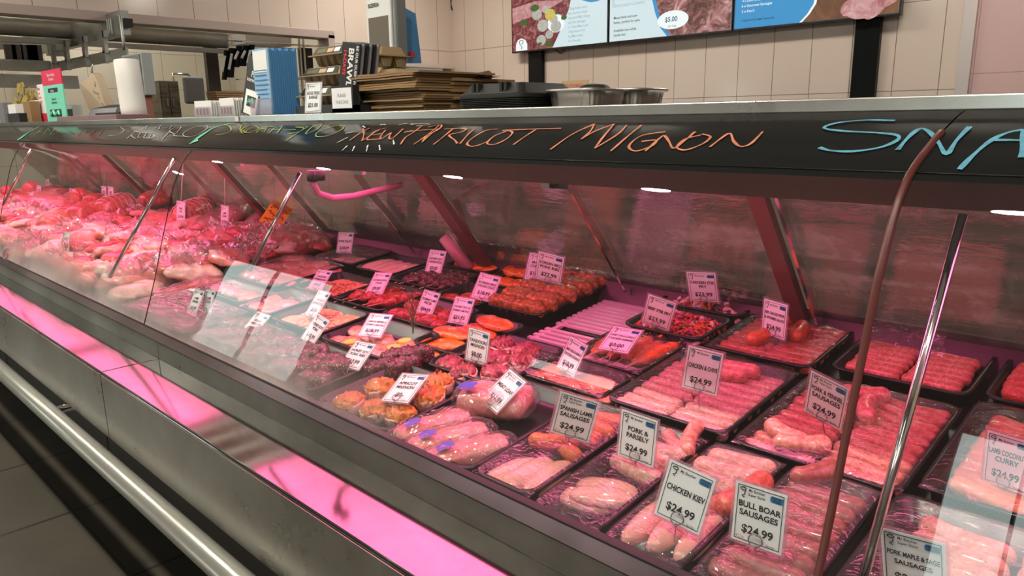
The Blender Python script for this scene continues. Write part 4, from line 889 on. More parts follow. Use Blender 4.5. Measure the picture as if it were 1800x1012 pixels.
# middle
span('rolled_roast', (127, 378), (178, 362), .13, .11, R2, 'long rolled roast running towards the white double card', h=.06)
span('rolled_roast', (176, 366), (238, 350), .14, .12, R2, 'orange netted rolled roast behind the long one', h=.07, net=True)
span('rolled_roast', (82, 396), (124, 374), .14, .12, R2, 'netted rolled roast with its round end forward', h=.04, net=True, face=True)
span('rolled_roast', (318, 380), (368, 362), .15, .13, R2, 'tall rolled roast with dark end by the first hanging card', h=.05, face=True, net=True)
span('rolled_roast', (320, 400), (352, 384), .12, .09, M_['satay'], 'orange roast below the hanging card', h=.02, net=True)
span('bagged_joint', (352, 402), (400, 362), .12, .09, P_, 'bagged leg standing left of the second hanging card', h=.03, bag=True)
span('bagged_joint', (402, 378), (452, 350), .13, .10, P_, 'bagged leg right of the second hanging card', h=.05, bag=True, tie=False)
span('bagged_joint', (444, 388), (482, 368), .10, .08, P_, 'small bagged joint left of the orange card', h=.04, bag=True)
span('marinated_pack', (500, 402), (552, 386), .16, .07, M_['redsk'], 'red marinated pack behind the big bagged joint', h=.02, bag=True)
span('marinated_pack', (372, 425), (428, 408), .15, .05, M_['satay'], 'bright orange red pack in the centre of the heap', h=.03, bag=True)
span('marinated_pack', (430, 402), (480, 392), .12, .06, M_['redsk'], 'red pack under the orange card', h=.04, bag=True)
span('bagged_joint', (232, 446), (325, 420), .11, .06, R2, 'long flat bagged cut between the rods', h=.03, bag=True)
span('lamb_joint', (250, 352), (305, 342), .15, .11, RD, 'dark bony joint at the back left of the hanging card', h=.06, net=False)
span('round_roast', (131, 349), (158, 344), .16, .13, RD, 'smooth deep red round roast at the back', h=.05)
span('round_roast', (160, 352), (178, 346), .12, .10, RD, 'smaller red round roast left of the double card', h=.05)
span('round_roast', (4, 340), (30, 336), .16, .12, RD, 'red round roast at the far left back', h=.04)
span('round_roast', (46, 333), (72, 328), .14, .12, P_, 'pale red round roast behind the far left rods', h=.04)
span('meat_joint', (22, 392), (60, 386), .2, .07, RD, 'flat deep red slab at the far left', h=.03)
span('meat_joint', (66, 344), (110, 350), .16, .08, P_, 'pinkish joint behind the small cards at the back', h=.05)
# countless looking but separate steaks and cuts filling the heap
kinds = [('steak', RD, 'raw red steak lying in the heap of the far counter'), ('cutlet', R2, 'marbled cutlet lying in the heap of the far counter'), ('pork_chop', P_, 'pale pink chop lying in the heap of the far counter'), ('lamb_chop', FT, 'fat edged lamb chop lying in the heap of the far counter')]
pool = [[lump_mesh(n_, .19, .12, .055, m_, i*3+j, amp=.28, fr=4, flat=.35, box=2.6) for j in range(4)] for i, (n_, m_, _) in enumerate(kinds)]
cnt = 0
for ix in range(34):
    for iy in range(6):
        x = -2.48 - ix*.112 + Q.uniform(-.03, .03); y = .85 + iy*.125 + Q.uniform(-.03, .03)
        if x < -6.1 or y > 1.5: continue
        i = Q.choices(range(4), [3, 4, 7, 4])[0]
        single(kinds[i][0], pool[i][Q.randrange(4)], S(x, y, .005+.035*math.sin(math.pi*(y-.7)/.95)+Q.uniform(0, .02)), (TH+R(Q.uniform(-10, 10)), R(Q.uniform(-12, 12)), R(Q.uniform(0, 360))), kinds[i][2], 'meat', kinds[i][0].replace('_', ' ')+'s in the heap'); cnt += 1
for i, (px, py, w_, d_) in enumerate(((70, 372, .3, .2), (150, 392, .34, .2), (228, 400, .3, .2), (60, 418, .26, .16), (285, 418, .3, .2), (352, 436, .26, .18), (430, 436, .24, .2), (205, 372, .3, .2), (300, 455, .3, .15), (520, 396, .2, .14), (30, 366, .3, .2), (120, 440, .22, .12), (455, 408, .2, .12), (385, 400, .2, .14))):
    c = SP(px, py, .095); c = S(c.x, min(c.y, 1.46), .095)
    wad('plastic_sheet', ((c.x-w_/2, c.y-d_/2, c.z-.015), (c.x+w_/2, c.y-d_/2, c.z-.02), (c.x+w_/2, c.y+d_/2, c.z+.012), (c.x-w_/2, c.y+d_/2, c.z+.016)), 'crumpled clear plastic lying over the joints of the heap', M_['bag'], .06, 20)['group'] = 'clear plastic over the heap'
# hooks and strings hold two cards
tagkinds = {}
# ------------------------------------------------------------------ price cards
CW, CH_ = .072, .088
M_['laminate'], _ = thin_glass('laminate', (.93, .9, .92), .07, lambda m: (ramp(m, noise(m, coords(m), 5, 2), [(0, (.22,)*3), (1, (.26,)*3)]), lin('e8d9de')), .12)
logo = MB()   # small butcher badge: hat and moustache outline
logo.tube([(-.0025, 0, .004), (-.0035, 0, .0055), (-.0015, 0, .0068), (.0015, 0, .0068), (.003, 0, .0052), (.002, 0, .0038)], .0006, 4)
logo.tube([(-.002, 0, .0035), (.002, 0, .0035), (.0015, 0, -.001), (-.0015, 0, -.003), (.0015, 0, -.0045)], .0006, 4)
def card(key, pos, yaw, lean, roll, s, lines, price, label, two=False, hand=False, pill=True, lying=False, clip=True, hang=None, plain=False):
    rot = (Matrix.Rotation(R(yaw), 3, 'Z') @ Matrix.Rotation(R(-lean), 3, 'X') @ Matrix.Rotation(R(roll), 3, 'Y')).to_euler()
    t = thing('price_card', pos, label, 'price card', 'price cards in the counter', rot)
    W_, H = CW*s, CH_*s
    MB().box(-W_/2, W_/2, -.0002, .0002, 0, H).local('laminate', M_['laminate'], t, label='clear laminate edge')
    m = .055
    a, b, c, d = -W_/2+m*W_, W_/2-m*W_, m*H*.8, H-m*H*.8
    MB().box(a, b, -.0006, -.0003, c, d).local('card', M_['paper'], t)
    f = MB(); y0, y1 = -.0010, -.0007; e = .0008*s; g = .045*W_
    for q in ((a+g, b-g, c+g, c+g+e), (a+g, b-g, d-g-e, d-g), (a+g, a+g+e, c+g, d-g), (b-g-e, b-g, c+g, d-g)): f.box(q[0], q[1], y0, y1, q[2], q[3])
    f.local('border', M_['ink'], t)
    k = MB()
    def put(txt, z, size, bold=.012, x=0., wmax=.74, al='CENTER', sx=.95):
        text_to(k, txt, Matrix.Translation((x*W_, -.0011, z*H)) @ XZ, size*H, bold, al, wmax*W_, sx)
    if not plain:
        k.add([(x*s*1.15-.30*W_, y-.0011, z*s*1.15+.80*H) for x, y, z in [tuple(v) for v in logo.v]], logo.f)
        if two: put('My Butcher', .845, .062, .008, -.21, .36, 'LEFT', .8); put('Super Store', .78, .062, .008, -.21, .36, 'LEFT', .8)
        else: put('My Butcher', .83, .066, .008, -.20, .36, 'LEFT', .8)
    zz = {1: [.50], 2: [.58, .45], 3: [.62, .52, .42]}[len(lines)]
    sz = .125 if len(lines) < 3 and max(map(len, lines)) < 15 else .10
    if len(lines) == 1: sz = .13
    for z, l in zip(zz, lines): put(l, z+.02, sz, .028)
    if price: put(price, .21 if len(lines) < 3 else .20, .175, .024)
    if not plain: put('Per Kilo', .095, .045, .006, .18, .2, 'LEFT', .8)
    k.local('lettering', M_['ink'] if not hand else M_['ink'], t)
    if pill and not plain:
        p = MB(); w_, h_ = .115*W_, .048*H; x, z = .285*W_, .835*H
        p.add([(x+ww*w_*(1 if abs(zz_) < .7 else .88), -.0011, z+zz_*h_) for ww, zz_ in ((-1, -.6), (-.88, -1), (.88, -1), (1, -.6), (1, .6), (.88, 1), (-.88, 1), (-1, .6))], [tuple(range(8))])
        o = p.local('badge', M_['badge'], t, label='blue badge reading FREE')
        q = MB(); text_to(q, 'FREE', Matrix.Translation((x, -.0014, z-.75*h_)) @ XZ, .055*H, .02, 'CENTER', .18*W_)
        q.add([(x-.75*w_, -.0013, z+.3*h_), (x+.75*w_, -.0013, z+.3*h_), (x+.7*w_, -.0013, z+.7*h_), (x-.7*w_, -.0013, z+.7*h_)], [(0, 1, 2, 3)])
        o2 = q.local('badge_print', M_['badge_dark'], t)
        if two: r_ = MB().loft([[(-.30*W_+.075*W_*math.cos(u*.6283)*v, -.0011, .125*H+.022*H*math.sin(u*.6283)*v) for u in range(10)] for v in (1, .75)], cap=False); r_.local('stamp', M_['red_ink'], t, label='small red oval stamp')
    if clip and not hang:
        cl_ = MB(); pts = [(.0085*math.sin(u*.5), -.003-.0006*u/3, .011-.0085*math.cos(u*.5)+.002) for u in range(14)]
        cl_.tube(pts, .0009, 6); cl_.tube([(0, -.002, .0045), (0, .004, -.006), (.002, .012, -.03)], .0009, 6)
        cl_.local('card_clip', M_['wire'], t, True, 'coiled wire card clip')
    if hang:
        top = Vector(hang) - Vector(pos); Mi = rot.to_matrix().inverted()
        p1 = Mi @ top; cl_ = MB().tube([(0, 0, H), tuple(p1)], .0022, 6); cl_.local('string', M_['white_metal'], t, True, 'hanging cord')
    return t
CARDS = [
('kiev', (-.458, .768, -.519), 11, 9, 11, .98, ['CHICKEN KIEV'], '$24.99', 'price card reading CHICKEN KIEV $24.99', {}),
('spanish', (-.716, .861, -.506), 30, -10, 14, .99, ['SPANISH LAMB', 'SAUSAGES'], '$24.99', 'price card reading SPANISH LAMB SAUSAGES', dict(two=True)),
('parsley', (-.594, .872, -.512), 5, 0, 4, .95, ['PORK &', 'PARSELY'], '$24.99', 'price card reading PORK & PARSELY', {}),
('boar', (-.357, .787, -.517), 6, 2, 1, .97, ['BULL BOAR', 'SAUSAGES'], '$24.99', 'price card reading BULL BOAR SAUSAGES', dict(two=True)),
('fennel', (-.415, 1.125, -.474), -11, -12, 12, 1., ['PORK & FENNEL', 'SAUSAGES'], '$24.99', 'price card reading PORK & FENNEL SAUSAGES', dict(two=True)),
('curry', (-.164, 1.114, -.497), -20, 4, -4, .90, ['LAMB COCONUT', 'CURRY'], '$24.99', 'price card reading LAMB COCONUT CURRY at the right edge', {}),
('maple', (-.185, .813, -.514), 2, -11, -5, .97, ['PORK MAPLE & SAGE', 'SAUSAGES'], '$24.99', 'price card reading PORK MAPLE & SAGE SAUSAGES', dict(two=True)),
('pepper', (-.644, 1.436, -.450), -16, -1, 2, .93, ['BEEF, CRACKED PEPPER', "& W'SHIRE SAUCE"], '$24.99', 'price card for beef cracked pepper sausages', {}),
('chive', (-.621, 1.101, -.471), 14, 2, 6, .96, ['CHICKEN & CHIVE'], '$24.99', 'price card reading CHICKEN & CHIVE', {}),
('cstir', (-.851, 1.518, -.423), 17, -24, -3, 1.02, ['CHICKEN STIR', 'FRY'], '$23.99', 'price card reading CHICKEN STIR FRY', {}),
('bstir', (-.880, 1.355, -.455), 16, -18, 16, .96, ['BEEF STIR FRY'], '$23.99', 'price card reading BEEF STIR FRY', {}),
('kebab', (-.865, 1.176, -.466), 12, 69, 1, 1.01, ['SWEET CHILLI & GARLIC', 'CHICKEN KEBABS'], '$3.00', 'pink lit card for three dollar chicken kebabs', {}),
('garlic', (-.918, 1.089, -.501), -8, 26, 8, .85, ['BEEF CHILLI & GARLIC', 'OYSTER STEAKS'], '$18.99', 'price card on the chilli garlic steaks', {}),
('kribs', (-1.27, 1.437, -.422), 24, -20, 13, 1.07, ['KOREAN BBQ', 'PORK RIBS'], '$27.99', 'price card reading KOREAN BBQ PORK RIBS', {}),
('kribs2', (-1.353, 1.478, -.437), 30, 33, 5, .98, ['MANGO', 'CHICKEN'], '$18.99', 'pink card half hidden behind the korean ribs card', dict(pill=False)),
('mango', (-1.672, 1.583, -.437), 12, 32, 0, .90, ['MANGO CHICKEN', 'STICKS'], '$3.00', 'price card in the orange chicken at the very back', {}),
('hsoy', (-1.721, 1.414, -.458), 13, 27, 1, .90, ['HONEY SOY', 'CHICKEN STICKS'], '$3.00', 'price card standing on the dark honey soy skewers', {}),
('kstk', (-1.399, 1.314, -.468), 30, 38, 12, .90, ['KOREAN BBQ', 'CHICKEN STEAKS'], '$18.99', 'price card in the half empty korean steak tray', {}),
('rosem', (-1.467, 1.170, -.495), 14, 30, 7, .81, ['ROSEMARY LAMB', 'PIECES'], '$24.99', 'price card partly hidden by the rosemary sprig', {}),
('lamb21', (-1.328, 1.164, -.492), 16, 33, 2, .85, ['HONEY SOY &', 'ROSEMARY LAMB STEAK'], '$21.95', 'price card standing behind the orange steaks', {}),
('tandoori', (-1.107, 1.020, -.506), 8, 8, 4, .87, ['TANDOORI', 'MIGNON'], '$8.00', 'price card reading TANDOORI MIGNON $8.00', {}),
('meatloaf', (-.923, .878, -.512), -8, 49, 11, .94, ['MEAT LOAF'], '$11.99', 'price card reading MEAT LOAF $11.99', dict(two=True)),
('apricot', (-1.077, .780, -.517), 2, 66, -14, .98, ['APRICOT', 'MIGNON'], '$9-', 'pink lit handwritten card on the apricot mignons', {}),
('glassed', (-2.227, 1.432, -.454), 27, 21, 0, .91, ['PORK FILLET'], '$18.99', 'faded card on the clear lidded tray', {}),
('redsk', (-1.726, 1.200, -.482), 14, 47, -4, .89, ['SOUTHERN CHICKEN', 'STICKS'], '$3.00', 'price card on the red herbed skewers', {}),
('schn', (-1.950, 1.142, -.493), 16, 46, 2, .87, ['CHICKEN', 'PARMIGIANA'], '$5.50', 'price card reading CHICKEN PARMIGIANA', {}),
('schn2', (-1.709, .984, -.503), -2, 39, -2, .92, ['CHICKEN', 'SCHNITZEL'], '$5.50', 'pale card tucked into the pale shredded topping', {}),
('lemon', (-1.438, .979, -.504), 26, 59, 1, .92, ['LEMON PEPPER &', 'ROSEMARY LAMB STEAKS'], '$18.99', 'pink lit card lying over the lemon steaks', {}),
('soyrib', (-1.325, .844, -.523), 14, 55, 1, .89, ['HONEY SOY', 'PORK RIBS'], '$27.99', 'price card reading HONEY SOY PORK RIBS at the front glass', {}),
('soy2', (-1.555, .878, -.519), 4, 39, 11, .89, ['HONEY SOY', 'PORK'], '$18.99', 'greyish card between the shredded topping and the soy ribs', {}),
('bonel', (-1.768, .831, -.531), 11, 50, 6, .84, ['HONEY', 'LAMB CHOPS'], '$15.00', 'card leaning at the left end of the dark ribs', {}),
('l5', (-2.077, .819, -.528), 2, 28, -1, .88, ['LAMB', 'SHANKS'], '$18.99', 'left one of two grey cards in the dark herbed tray', {}),
('l6', (-2.034, .844, -.527), 1, 20, -6, .86, ['LAMB', 'STEAKS'], '', 'right one of two grey cards in the dark herbed tray', {}),
('flat', (-2.320, .888, -.525), 24, 80, -3, .80, ['PORK'], '$18.99', 'card lying almost flat on the dark herbed tray', {}),
]
for key, pos, yaw, lean, roll, s, L_, pr, lab, kw in CARDS:
    card(key, pos, yaw, lean, roll, s, L_, pr, lab, **kw)
SLIM = [((-3.363, 1.328, -.428), 6, 7, 1, 1.11, 'slim card hanging by a cord over the tall rolled roast', (322, 284)),
 ((-3.019, 1.370, -.426), 0, 7, 0, 1.10, 'slim card hanging by a cord among the bagged legs', (395, 292)),
 ((-3.404, .867, -.505), 7, 12, -1, .99, 'slim white card standing above the small rib rack', None),
 ((-3.288, .984, -.512), 5, 10, -1, .86, 'slim card standing by the slanted rod', None),
 ((-2.617, .934, -.515), -1, 3, -1, .88, 'slim card standing at the dark glass joint', None),
 ((-2.518, 1.148, -.493), 5, 37, -6, .86, 'slim tilted card on the bagged legs behind the joint', None),
 ((-5.323, 1.202, -.475), 12, 13, 0, .94, 'small far card nearest the chrome rods', None),
 ((-5.730, 1.350, -.461), 13, 9, 2, .92, 'small far card left of the tallest far one', None),
 ((-6.1, 1.50, -.443), 9, 8, -2, .93, 'smallest card at the very back left', None),
 ((-5.235, 1.409, -.457), 7, 8, 0, .90, 'small far card left of the deep red round roast', None),
 ((-4.673, 1.427, -.429), 5, 5, 0, 1.05, 'left one of the paired cards hanging at the back', (188, 268)),
 ((-4.540, 1.420, -.426), 6, 5, 1, 1.07, 'right one of the paired cards at the back', None),
 ((-4.99, 1.212, -.487), 15, 17, 3, .85, 'small tilted card above the netted roast', None),
 ((-5.048, 1.042, -.497), 2, 6, -5, .92, 'greyish card at the far left edge', None)]
for i, (pos, yaw, lean, roll, s, lab, hg) in enumerate(SLIM):
    hp = at(*hg, y=pos[1]+.01) if hg else None
    card('s%d' % i, pos, yaw, lean, roll, s, ['LAMB' if i % 2 else 'PORK', 'ROAST' if i % 3 else 'LEG'], '$15.99', lab, hang=hp, clip=not hg, pill=False)
# orange handwritten card
a, b = SP(462, 400, .07), None
t = thing('price_card', SP(472, 398, .08), 'orange handwritten card in the middle of the heap', 'price card', 'price cards in the counter', (R(-30), R(25), R(25)))
MB().box(-.05, .05, 0, .001, 0, .11).local('card', M_['orange_card'], t)
q = MB()
for z in (.08, .055, .028): q.tube([(-.038+.0076*i, -.002, z+.009*(1 if i % 2 else -1)*(.5+.5*math.sin(i*2.3+z*90))) for i in range(11)], .0022, 5)
q.local('lettering', mat('card_red', lin('c23a10'), .6), t)

# ------------------------------------------------------------------ menu screens on the back wall
M_['scr_pale'] = emis('screen_pale', lin('dff2f6')[:3], .85); M_['scr_blue'] = emis('screen_blue', lin('2a93cf')[:3], .9)
M_['scr_white'] = emis('screen_white', lin('f4fafa')[:3], .95); M_['scr_text'] = emis('screen_text', lin('8fb3bd')[:3], .8)
M_['scr_dark'] = emis('screen_dark', lin('1c2a36')[:3], .8); M_['scr_teal'] = emis('screen_teal', lin('2a6a90')[:3], .8)
M_['bezel'] = mat('bezel', (.008, .008, .009), .25)
def photo_mat(name, stops, s, rg=.7):
    m = mat(name, (0, 0, 0), .4); b = m.node_tree.nodes['Principled BSDF']; v = coords(m)
    n = nd(m, 'ShaderNodeTexNoise'); n.inputs['Scale'].default_value = s; n.inputs['Detail'].default_value = 6; n.inputs['Roughness'].default_value = rg; n.inputs['Distortion'].default_value = 1.5; ln(m, v, n.inputs['Vector'])
    c = ramp(m, n.outputs[0], stops); ln(m, c, b.inputs['Emission Color']); b.inputs['Emission Strength'].default_value = .75; return m
ph1 = photo_mat('photo_beef', [(.3, lin('3a1014')), (.5, lin('8a3a40')), (.7, lin('d89a94'))], 14)
ph2 = photo_mat('photo_bones', [(.3, lin('2a1a18')), (.45, lin('7a4a44')), (.6, lin('c88a86')), (.72, lin('e8ddd8'))], 9)
ph3 = photo_mat('photo_board', [(.3, lin('5a3420')), (.7, lin('9a6a44'))], 5)
ph4 = photo_mat('photo_ball', [(.3, lin('a8a89c')), (.7, lin('e6e4da'))], 40); ph5 = photo_mat('photo_green', [(.3, lin('1f3a16')), (.7, lin('5f8a3a'))], 60)
ph6 = photo_mat('photo_pink', [(.3, lin('b86a70')), (.6, lin('e8b0ae')), (.75, lin('f4e2de'))], 12); ph7 = photo_mat('photo_lemon', [(.3, lin('d8c040')), (.7, lin('f0e080'))], 20)
YT = YW-.11
def flat_poly(pxs, m, parent, name, d=.0, y=None):
    mb = MB(); mb.quad(*[at(px, py, y=(y or YT)-d) for px, py in pxs]); return mb.part(name, m, parent)
def disc_px(px, py, rx, ry, m, parent, name, d, n=24, ang=0.):
    c = at(px, py, y=YT-d); ex = (at(px+rx, py-ry*0, y=YT-d)-c).x
    ez = (at(px, py-ry, y=YT-d)-c).z; mb = MB(); a0 = R(ang)
    mb.quad(*[c+Vector((ex*math.cos(a)*math.cos(a0)-ez*math.sin(a)*math.sin(a0), 0, ex*math.cos(a)*math.sin(a0)+ez*math.sin(a)*math.cos(a0))) for a in [2*math.pi*k/n for k in range(n)]]); return mb.part(name, m, parent)
def scr_text(txt, px, py, hpx, m, parent, d=.006, bold=.01, wpx=None):
    p = at(px, py, y=YT-d); h = (at(px, py-hpx, y=YT-d)-p).z; w_ = (at(px+wpx, py, y=YT-d)-p).x if wpx else None
    mb = MB(); text_to(mb, txt, Matrix.Translation(p) @ XZ, h*1.25, bold, 'LEFT', w_); return mb
TVL = ('wall menu screen with roast list, left one of three', 'wall menu screen advertising pet bones, middle one of three', 'wall menu screen with blue panel, right one of three')
tvs = []
for i, (a, b) in enumerate(((-.968, -.7535), (-.7525, -.5375), (-.5365, -.318))):
    a *= YT; b *= YT; z0 = .1165*YT
    t = thing('menu_screen', ((a+b)/2, YT, z0), TVL[i], 'screen', 'menu screens on the back wall')
    soft(MB().box(a, b, YT, YT+.055, z0, z0+.70).part('casing', M_['bezel'], t), .004)
    MB().box(a+.012, b-.012, YT-.001, YT, z0+.016, z0+.688).part('display', (M_['scr_pale'], M_['scr_pale'], M_['scr_blue'])[i], t)
    tvs.append((t, a+.012, b-.012, z0+.016, z0+.688))
t = tvs[0][0]; L0, z0 = tvs[0][1], tvs[0][3]
def clipq(pts, t_, m, name, d): # polygon given in screen metres
    mb = MB(); mb.quad(*[(x, YT-d, z) for x, z in pts]); return mb.part(name, m, t_)
c3 = lambda x, y: at(760+x/3.893, y/3.893, y=YT-.002)
def zx(*p): q = c3(*p); return (q.x, q.z)
clipq([(L0, z0), zx(822, 332)[:1]+(z0,), zx(880, 200), zx(935, 60), (zx(990, 0)[0], tvs[0][4]), (L0, tvs[0][4])], t, ph1, 'photo', .002)
clipq([zx(548, 60), zx(700, 10), zx(900, 0), zx(800, 60), zx(640, 130), zx(552, 165)], t, ph6, 'photo_detail', .003)
q3 = lambda x, y, rx, ry, m, d=.004: disc_px(760+x/3.893, y/3.893, rx/3.893, ry/3.893, m, t, 'photo_detail', d)
q3(845, 160, 60, 62, M_['scr_white'], .0035)
for x, y, r in ((715, 100, 38), (755, 175, 42), (745, 275, 36), (800, 235, 30), (845, 180, 40), (830, 130, 30), (775, 65, 26)): q3(x, y, r*.9, r, ph4, .004+x*1e-6)
for x, y, r in ((700, 55, 30), (625, 155, 28), (800, 300, 26), (735, 300, 14), (900, 120, 20), (850, 90, 12)): q3(x, y, r, r*.8, ph5, .0055+x*1e-6)
q3(805, 100, 36, 40, ph7, .0065)
bd = MB(); p_ = [zx(575, 360), zx(652, 348), zx(652, 300), zx(640, 275), zx(612, 262), zx(588, 275), zx(575, 310)]; bd.quad(*[(x, YT-.007, max(z, z0)) for x, z in p_]); bd.part('shop_badge', M_['scr_white'], t)
lg_ = MB(); k_ = .0034; cx_, cz_ = zx(612, 315)
lg_.tube([(cx_-.02, YT-.009, cz_+.02), (cx_-.025, YT-.009, cz_+.045), (cx_, YT-.009, cz_+.055), (cx_+.025, YT-.009, cz_+.045), (cx_+.018, YT-.009, cz_+.02), (cx_-.02, YT-.009, cz_+.015), (cx_+.01, YT-.009, cz_-.01), (cx_, YT-.009, cz_-.03)], k_, 5); lg_.part('badge_drawing', M_['scr_dark'], t)
tx = MB()
for i, s_ in enumerate(('1.25kg Rolled Lamb', '1kg Gourmet Steak', '1kg Lamb BBQ Chops', '1kg Thin Sausages', '1 x Tasty Meat Loaf', '1.5kg Roast Pork', '1kg Mince Beef', '10 x Rissoles')):
    y = 70+i*31.2; m_ = scr_text(s_, 760+928/3.893, y/3.893, 4.6, None, t, bold=.004); tx.v, tx.f, tx.m = tx.v, tx.f, tx.m; tx.add([tuple(v) for v in m_.v], m_.f)
tx.part('menu_lettering', M_['scr_text'], t)
clipq([zx(1022, 0), zx(1060, 12), zx(1090, 15), zx(1125, 10), zx(1160, -6), (zx(1160, 0)[0], tvs[0][4]-.1), (zx(1022, 0)[0], tvs[0][4]-.1)], t, M_['scr_blue'], 'blue_shape', .003)
# middle screen
t = tvs[1][0]; R1, z0, z1 = tvs[1][2], tvs[1][3], tvs[1][4]
arc = [zx(1502, -80), zx(1505, 0), zx(1525, 90), zx(1560, 190), (zx(1605, 250)[0], z0)]
clipq([(arc[0][0], z1)]+arc+[(R1, z0), (R1, z1)], t, M_['scr_blue'], 'blue_shape', .002)
clipq([(arc[0][0]+.035, z1)]+[(x+.035, z) for x, z in arc]+[(R1, z0), (R1, z1)], t, ph2, 'photo', .003)
def c3d(x, y, rx, ry, m, tt, nm, d, ang=0): return disc_px(760+x/3.893, y/3.893, rx/3.893, ry/3.893, m, tt, nm, d, ang=ang)
c3d(1645, 135, 108, 64, M_['scr_white'], t, 'price_oval', .004)
for s_, x, y, h_ in (('$5.00', 1590, 152, 9.5), ('per bag', 1612, 186, 4.5)):
    m_ = scr_text(s_, 760+x/3.893, y/3.893, h_, None, t, .006, .02 if h_ > 6 else 0, 26 if h_ > 6 else 18); m_.part('menu_lettering', M_['scr_teal'], t)
tx = MB()
for s_, y in (('Mixed lamb and cow', 133), ('bones, perfect for pets.', 165), ('Available now while', 220), ('stocks last.', 250)):
    m_ = scr_text(s_, 760+1240/3.893, y/3.893, 5.0, None, t, .006, .012); tx.add([tuple(v) for v in m_.v], m_.f)
tx.part('menu_lettering', M_['scr_dark'], t)
fr_ = MB(); p0, p1 = zx(1235, 52), zx(1420, 10)
for o_ in (0, .012): fr_.box(p0[0]+o_, p0[0]+o_+.003, YT-.006, YT-.005, p0[1]+o_, z1-.1).box(p0[0]+o_, p1[0]+.05, YT-.006, YT-.005, p0[1]+o_, p0[1]+o_+.003)
fr_.part('thin_frame', M_['scr_text'], t)
for a_ in ((1700, 30, 60, 12, 50), (1660, 60, 50, 9, 70)): c3d(a_[0], a_[1], a_[2], a_[3], ph6, t, 'photo_detail', .0035, a_[4])
# right screen
t = tvs[2][0]; R2_, z0, z1 = tvs[2][2], tvs[2][3], tvs[2][4]
c4 = lambda x, y: (lambda q: (q.x, q.z))(at(1200+x/2.977, y/2.977, y=YT-.002))
arc = [c4(700, -60), c4(685, 20), c4(650, 75), (c4(610, 115)[0], z0)]
clipq([(arc[0][0]+.03, z1)]+arc+[(R2_, z0), (R2_, z1)], t, M_['scr_white'], 'white_shape', .002)
clipq([(arc[0][0]+.045, z1)]+[(x+.02, z) for x, z in arc]+[(R2_, z0), (R2_, z1)], t, ph3, 'photo', .003)
for x, y, rx, ry, a_ in ((900, 30, 26, 16, 20), (950, 55, 32, 14, 5), (1010, 45, 24, 12, 40), (1045, 0, 30, 14, 10), (860, 50, 12, 8, 60)):
    disc_px(1200+x/2.977, y/2.977, rx, ry, ph6, t, 'photo_detail', .004+x*1e-6, ang=a_)
tx = MB()
for s_, x, y, h_ in (('4 x Lamb Chops', 312, 12, 4.6), ('6 x Gourmet Sausages', 308, 40, 5.2), ("2 x Kiev's", 308, 68, 5.2)):
    m_ = scr_text(s_, 1200+x/2.977, y/2.977, h_, None, t, .006, .008); tx.add([tuple(v) for v in m_.v], m_.f)
tx.part('menu_lettering', M_['scr_white'], t)
m_ = scr_text('* SUBSTITUTE RUMP STEAK $40', 1200+305/2.977, 115/2.977, 3.6, None, t, .006, .01); m_.part('small_print', M_['scr_dark'], t)
for x0, x1, nm in ((-.920, -.889, 'glossy black upright strip under the left screen'), (-.366, -.3365, 'glossy black upright strip under the right screen')):
    tag(MB().box(x0*YW, x1*YW, YW-.045, YW-.001, ZF, .1165*YT+.3).part('wall_strip', M_['black_panel']), nm, 'wall strip')
tag(MB().tube([at(975, 87, y=YW-.03), at(985, 94, y=YW-.03), at(993, 88, y=YW-.03)], .006, 6).part('cable_loop', M_['dark_cable'], None, True), 'small cable loop hanging below the left screen', 'cable')
tag(MB().tube([at(793, -8, y=YW-.02), at(792, 8, y=YW-.02), at(795, 18, y=YW-.02)], .008, 6).part('wall_cable', M_['dark_cable'], None, True), 'short dark cable in the corner of the tiled walls', 'cable')

# ------------------------------------------------------------------ things on the steel ledge
def bp(px0, px1, py0, py1, Y, dep, base=True):
    a = at(px0, py1, y=Y); b = at(px1, py1, y=Y); tp = at((px0+px1)/2, py0, y=Y)
    return a.x, b.x, Y, Y+dep, (LZ if base else a.z), tp.z
def bthing(name, r, label, cat, group=None): return thing(name, ((r[0]+r[1])/2, (r[2]+r[3])/2, r[4]), label, cat, group)
M_['foil'] = mat('foil', lin('b9b6b4'), .3, .9); M_['brownpaper'] = mat('brown_paper', lin('93744f'), .8); M_['carton'] = mat('pulp', lin('a08a66'), .85)
M_['foam'] = mat('black_foam', (.014, .014, .013), .4); M_['bluecard'] = mat('blue_card', lin('4f8cc0'), .6); M_['lightblue'] = mat('light_blue', lin('8fb8d8'), .5)
M_['blackcard'] = mat('black_card', lin('1e2022'), .45); M_['mint'] = mat('mint', lin('7fe0c0'), .5); M_['crimson'] = mat('crimson', lin('e8305a'), .5)
M_['whitecard'] = mat('white_card', lin('f0f0ec'), .55); M_['redink2'] = mat('red_print', lin('e03030'), .5); M_['yellow'] = mat('yellow', lin('e0d020'), .5); M_['whiteink'] = mat('white_print', lin('e8e8e8'), .5)
M_['woodcard'] = mat('wood_card', lin('c8a880'), .7); M_['greendot'] = mat('green_print', lin('2fb088'), .5); M_['olive'] = mat('olive_label', lin('6b6440'), .6); M_['darkwood'] = meat('dark_wood', T3('4a4236'), T3('6f6654'), None, 3, .6, None, .1, 0, (1, 1, 9))
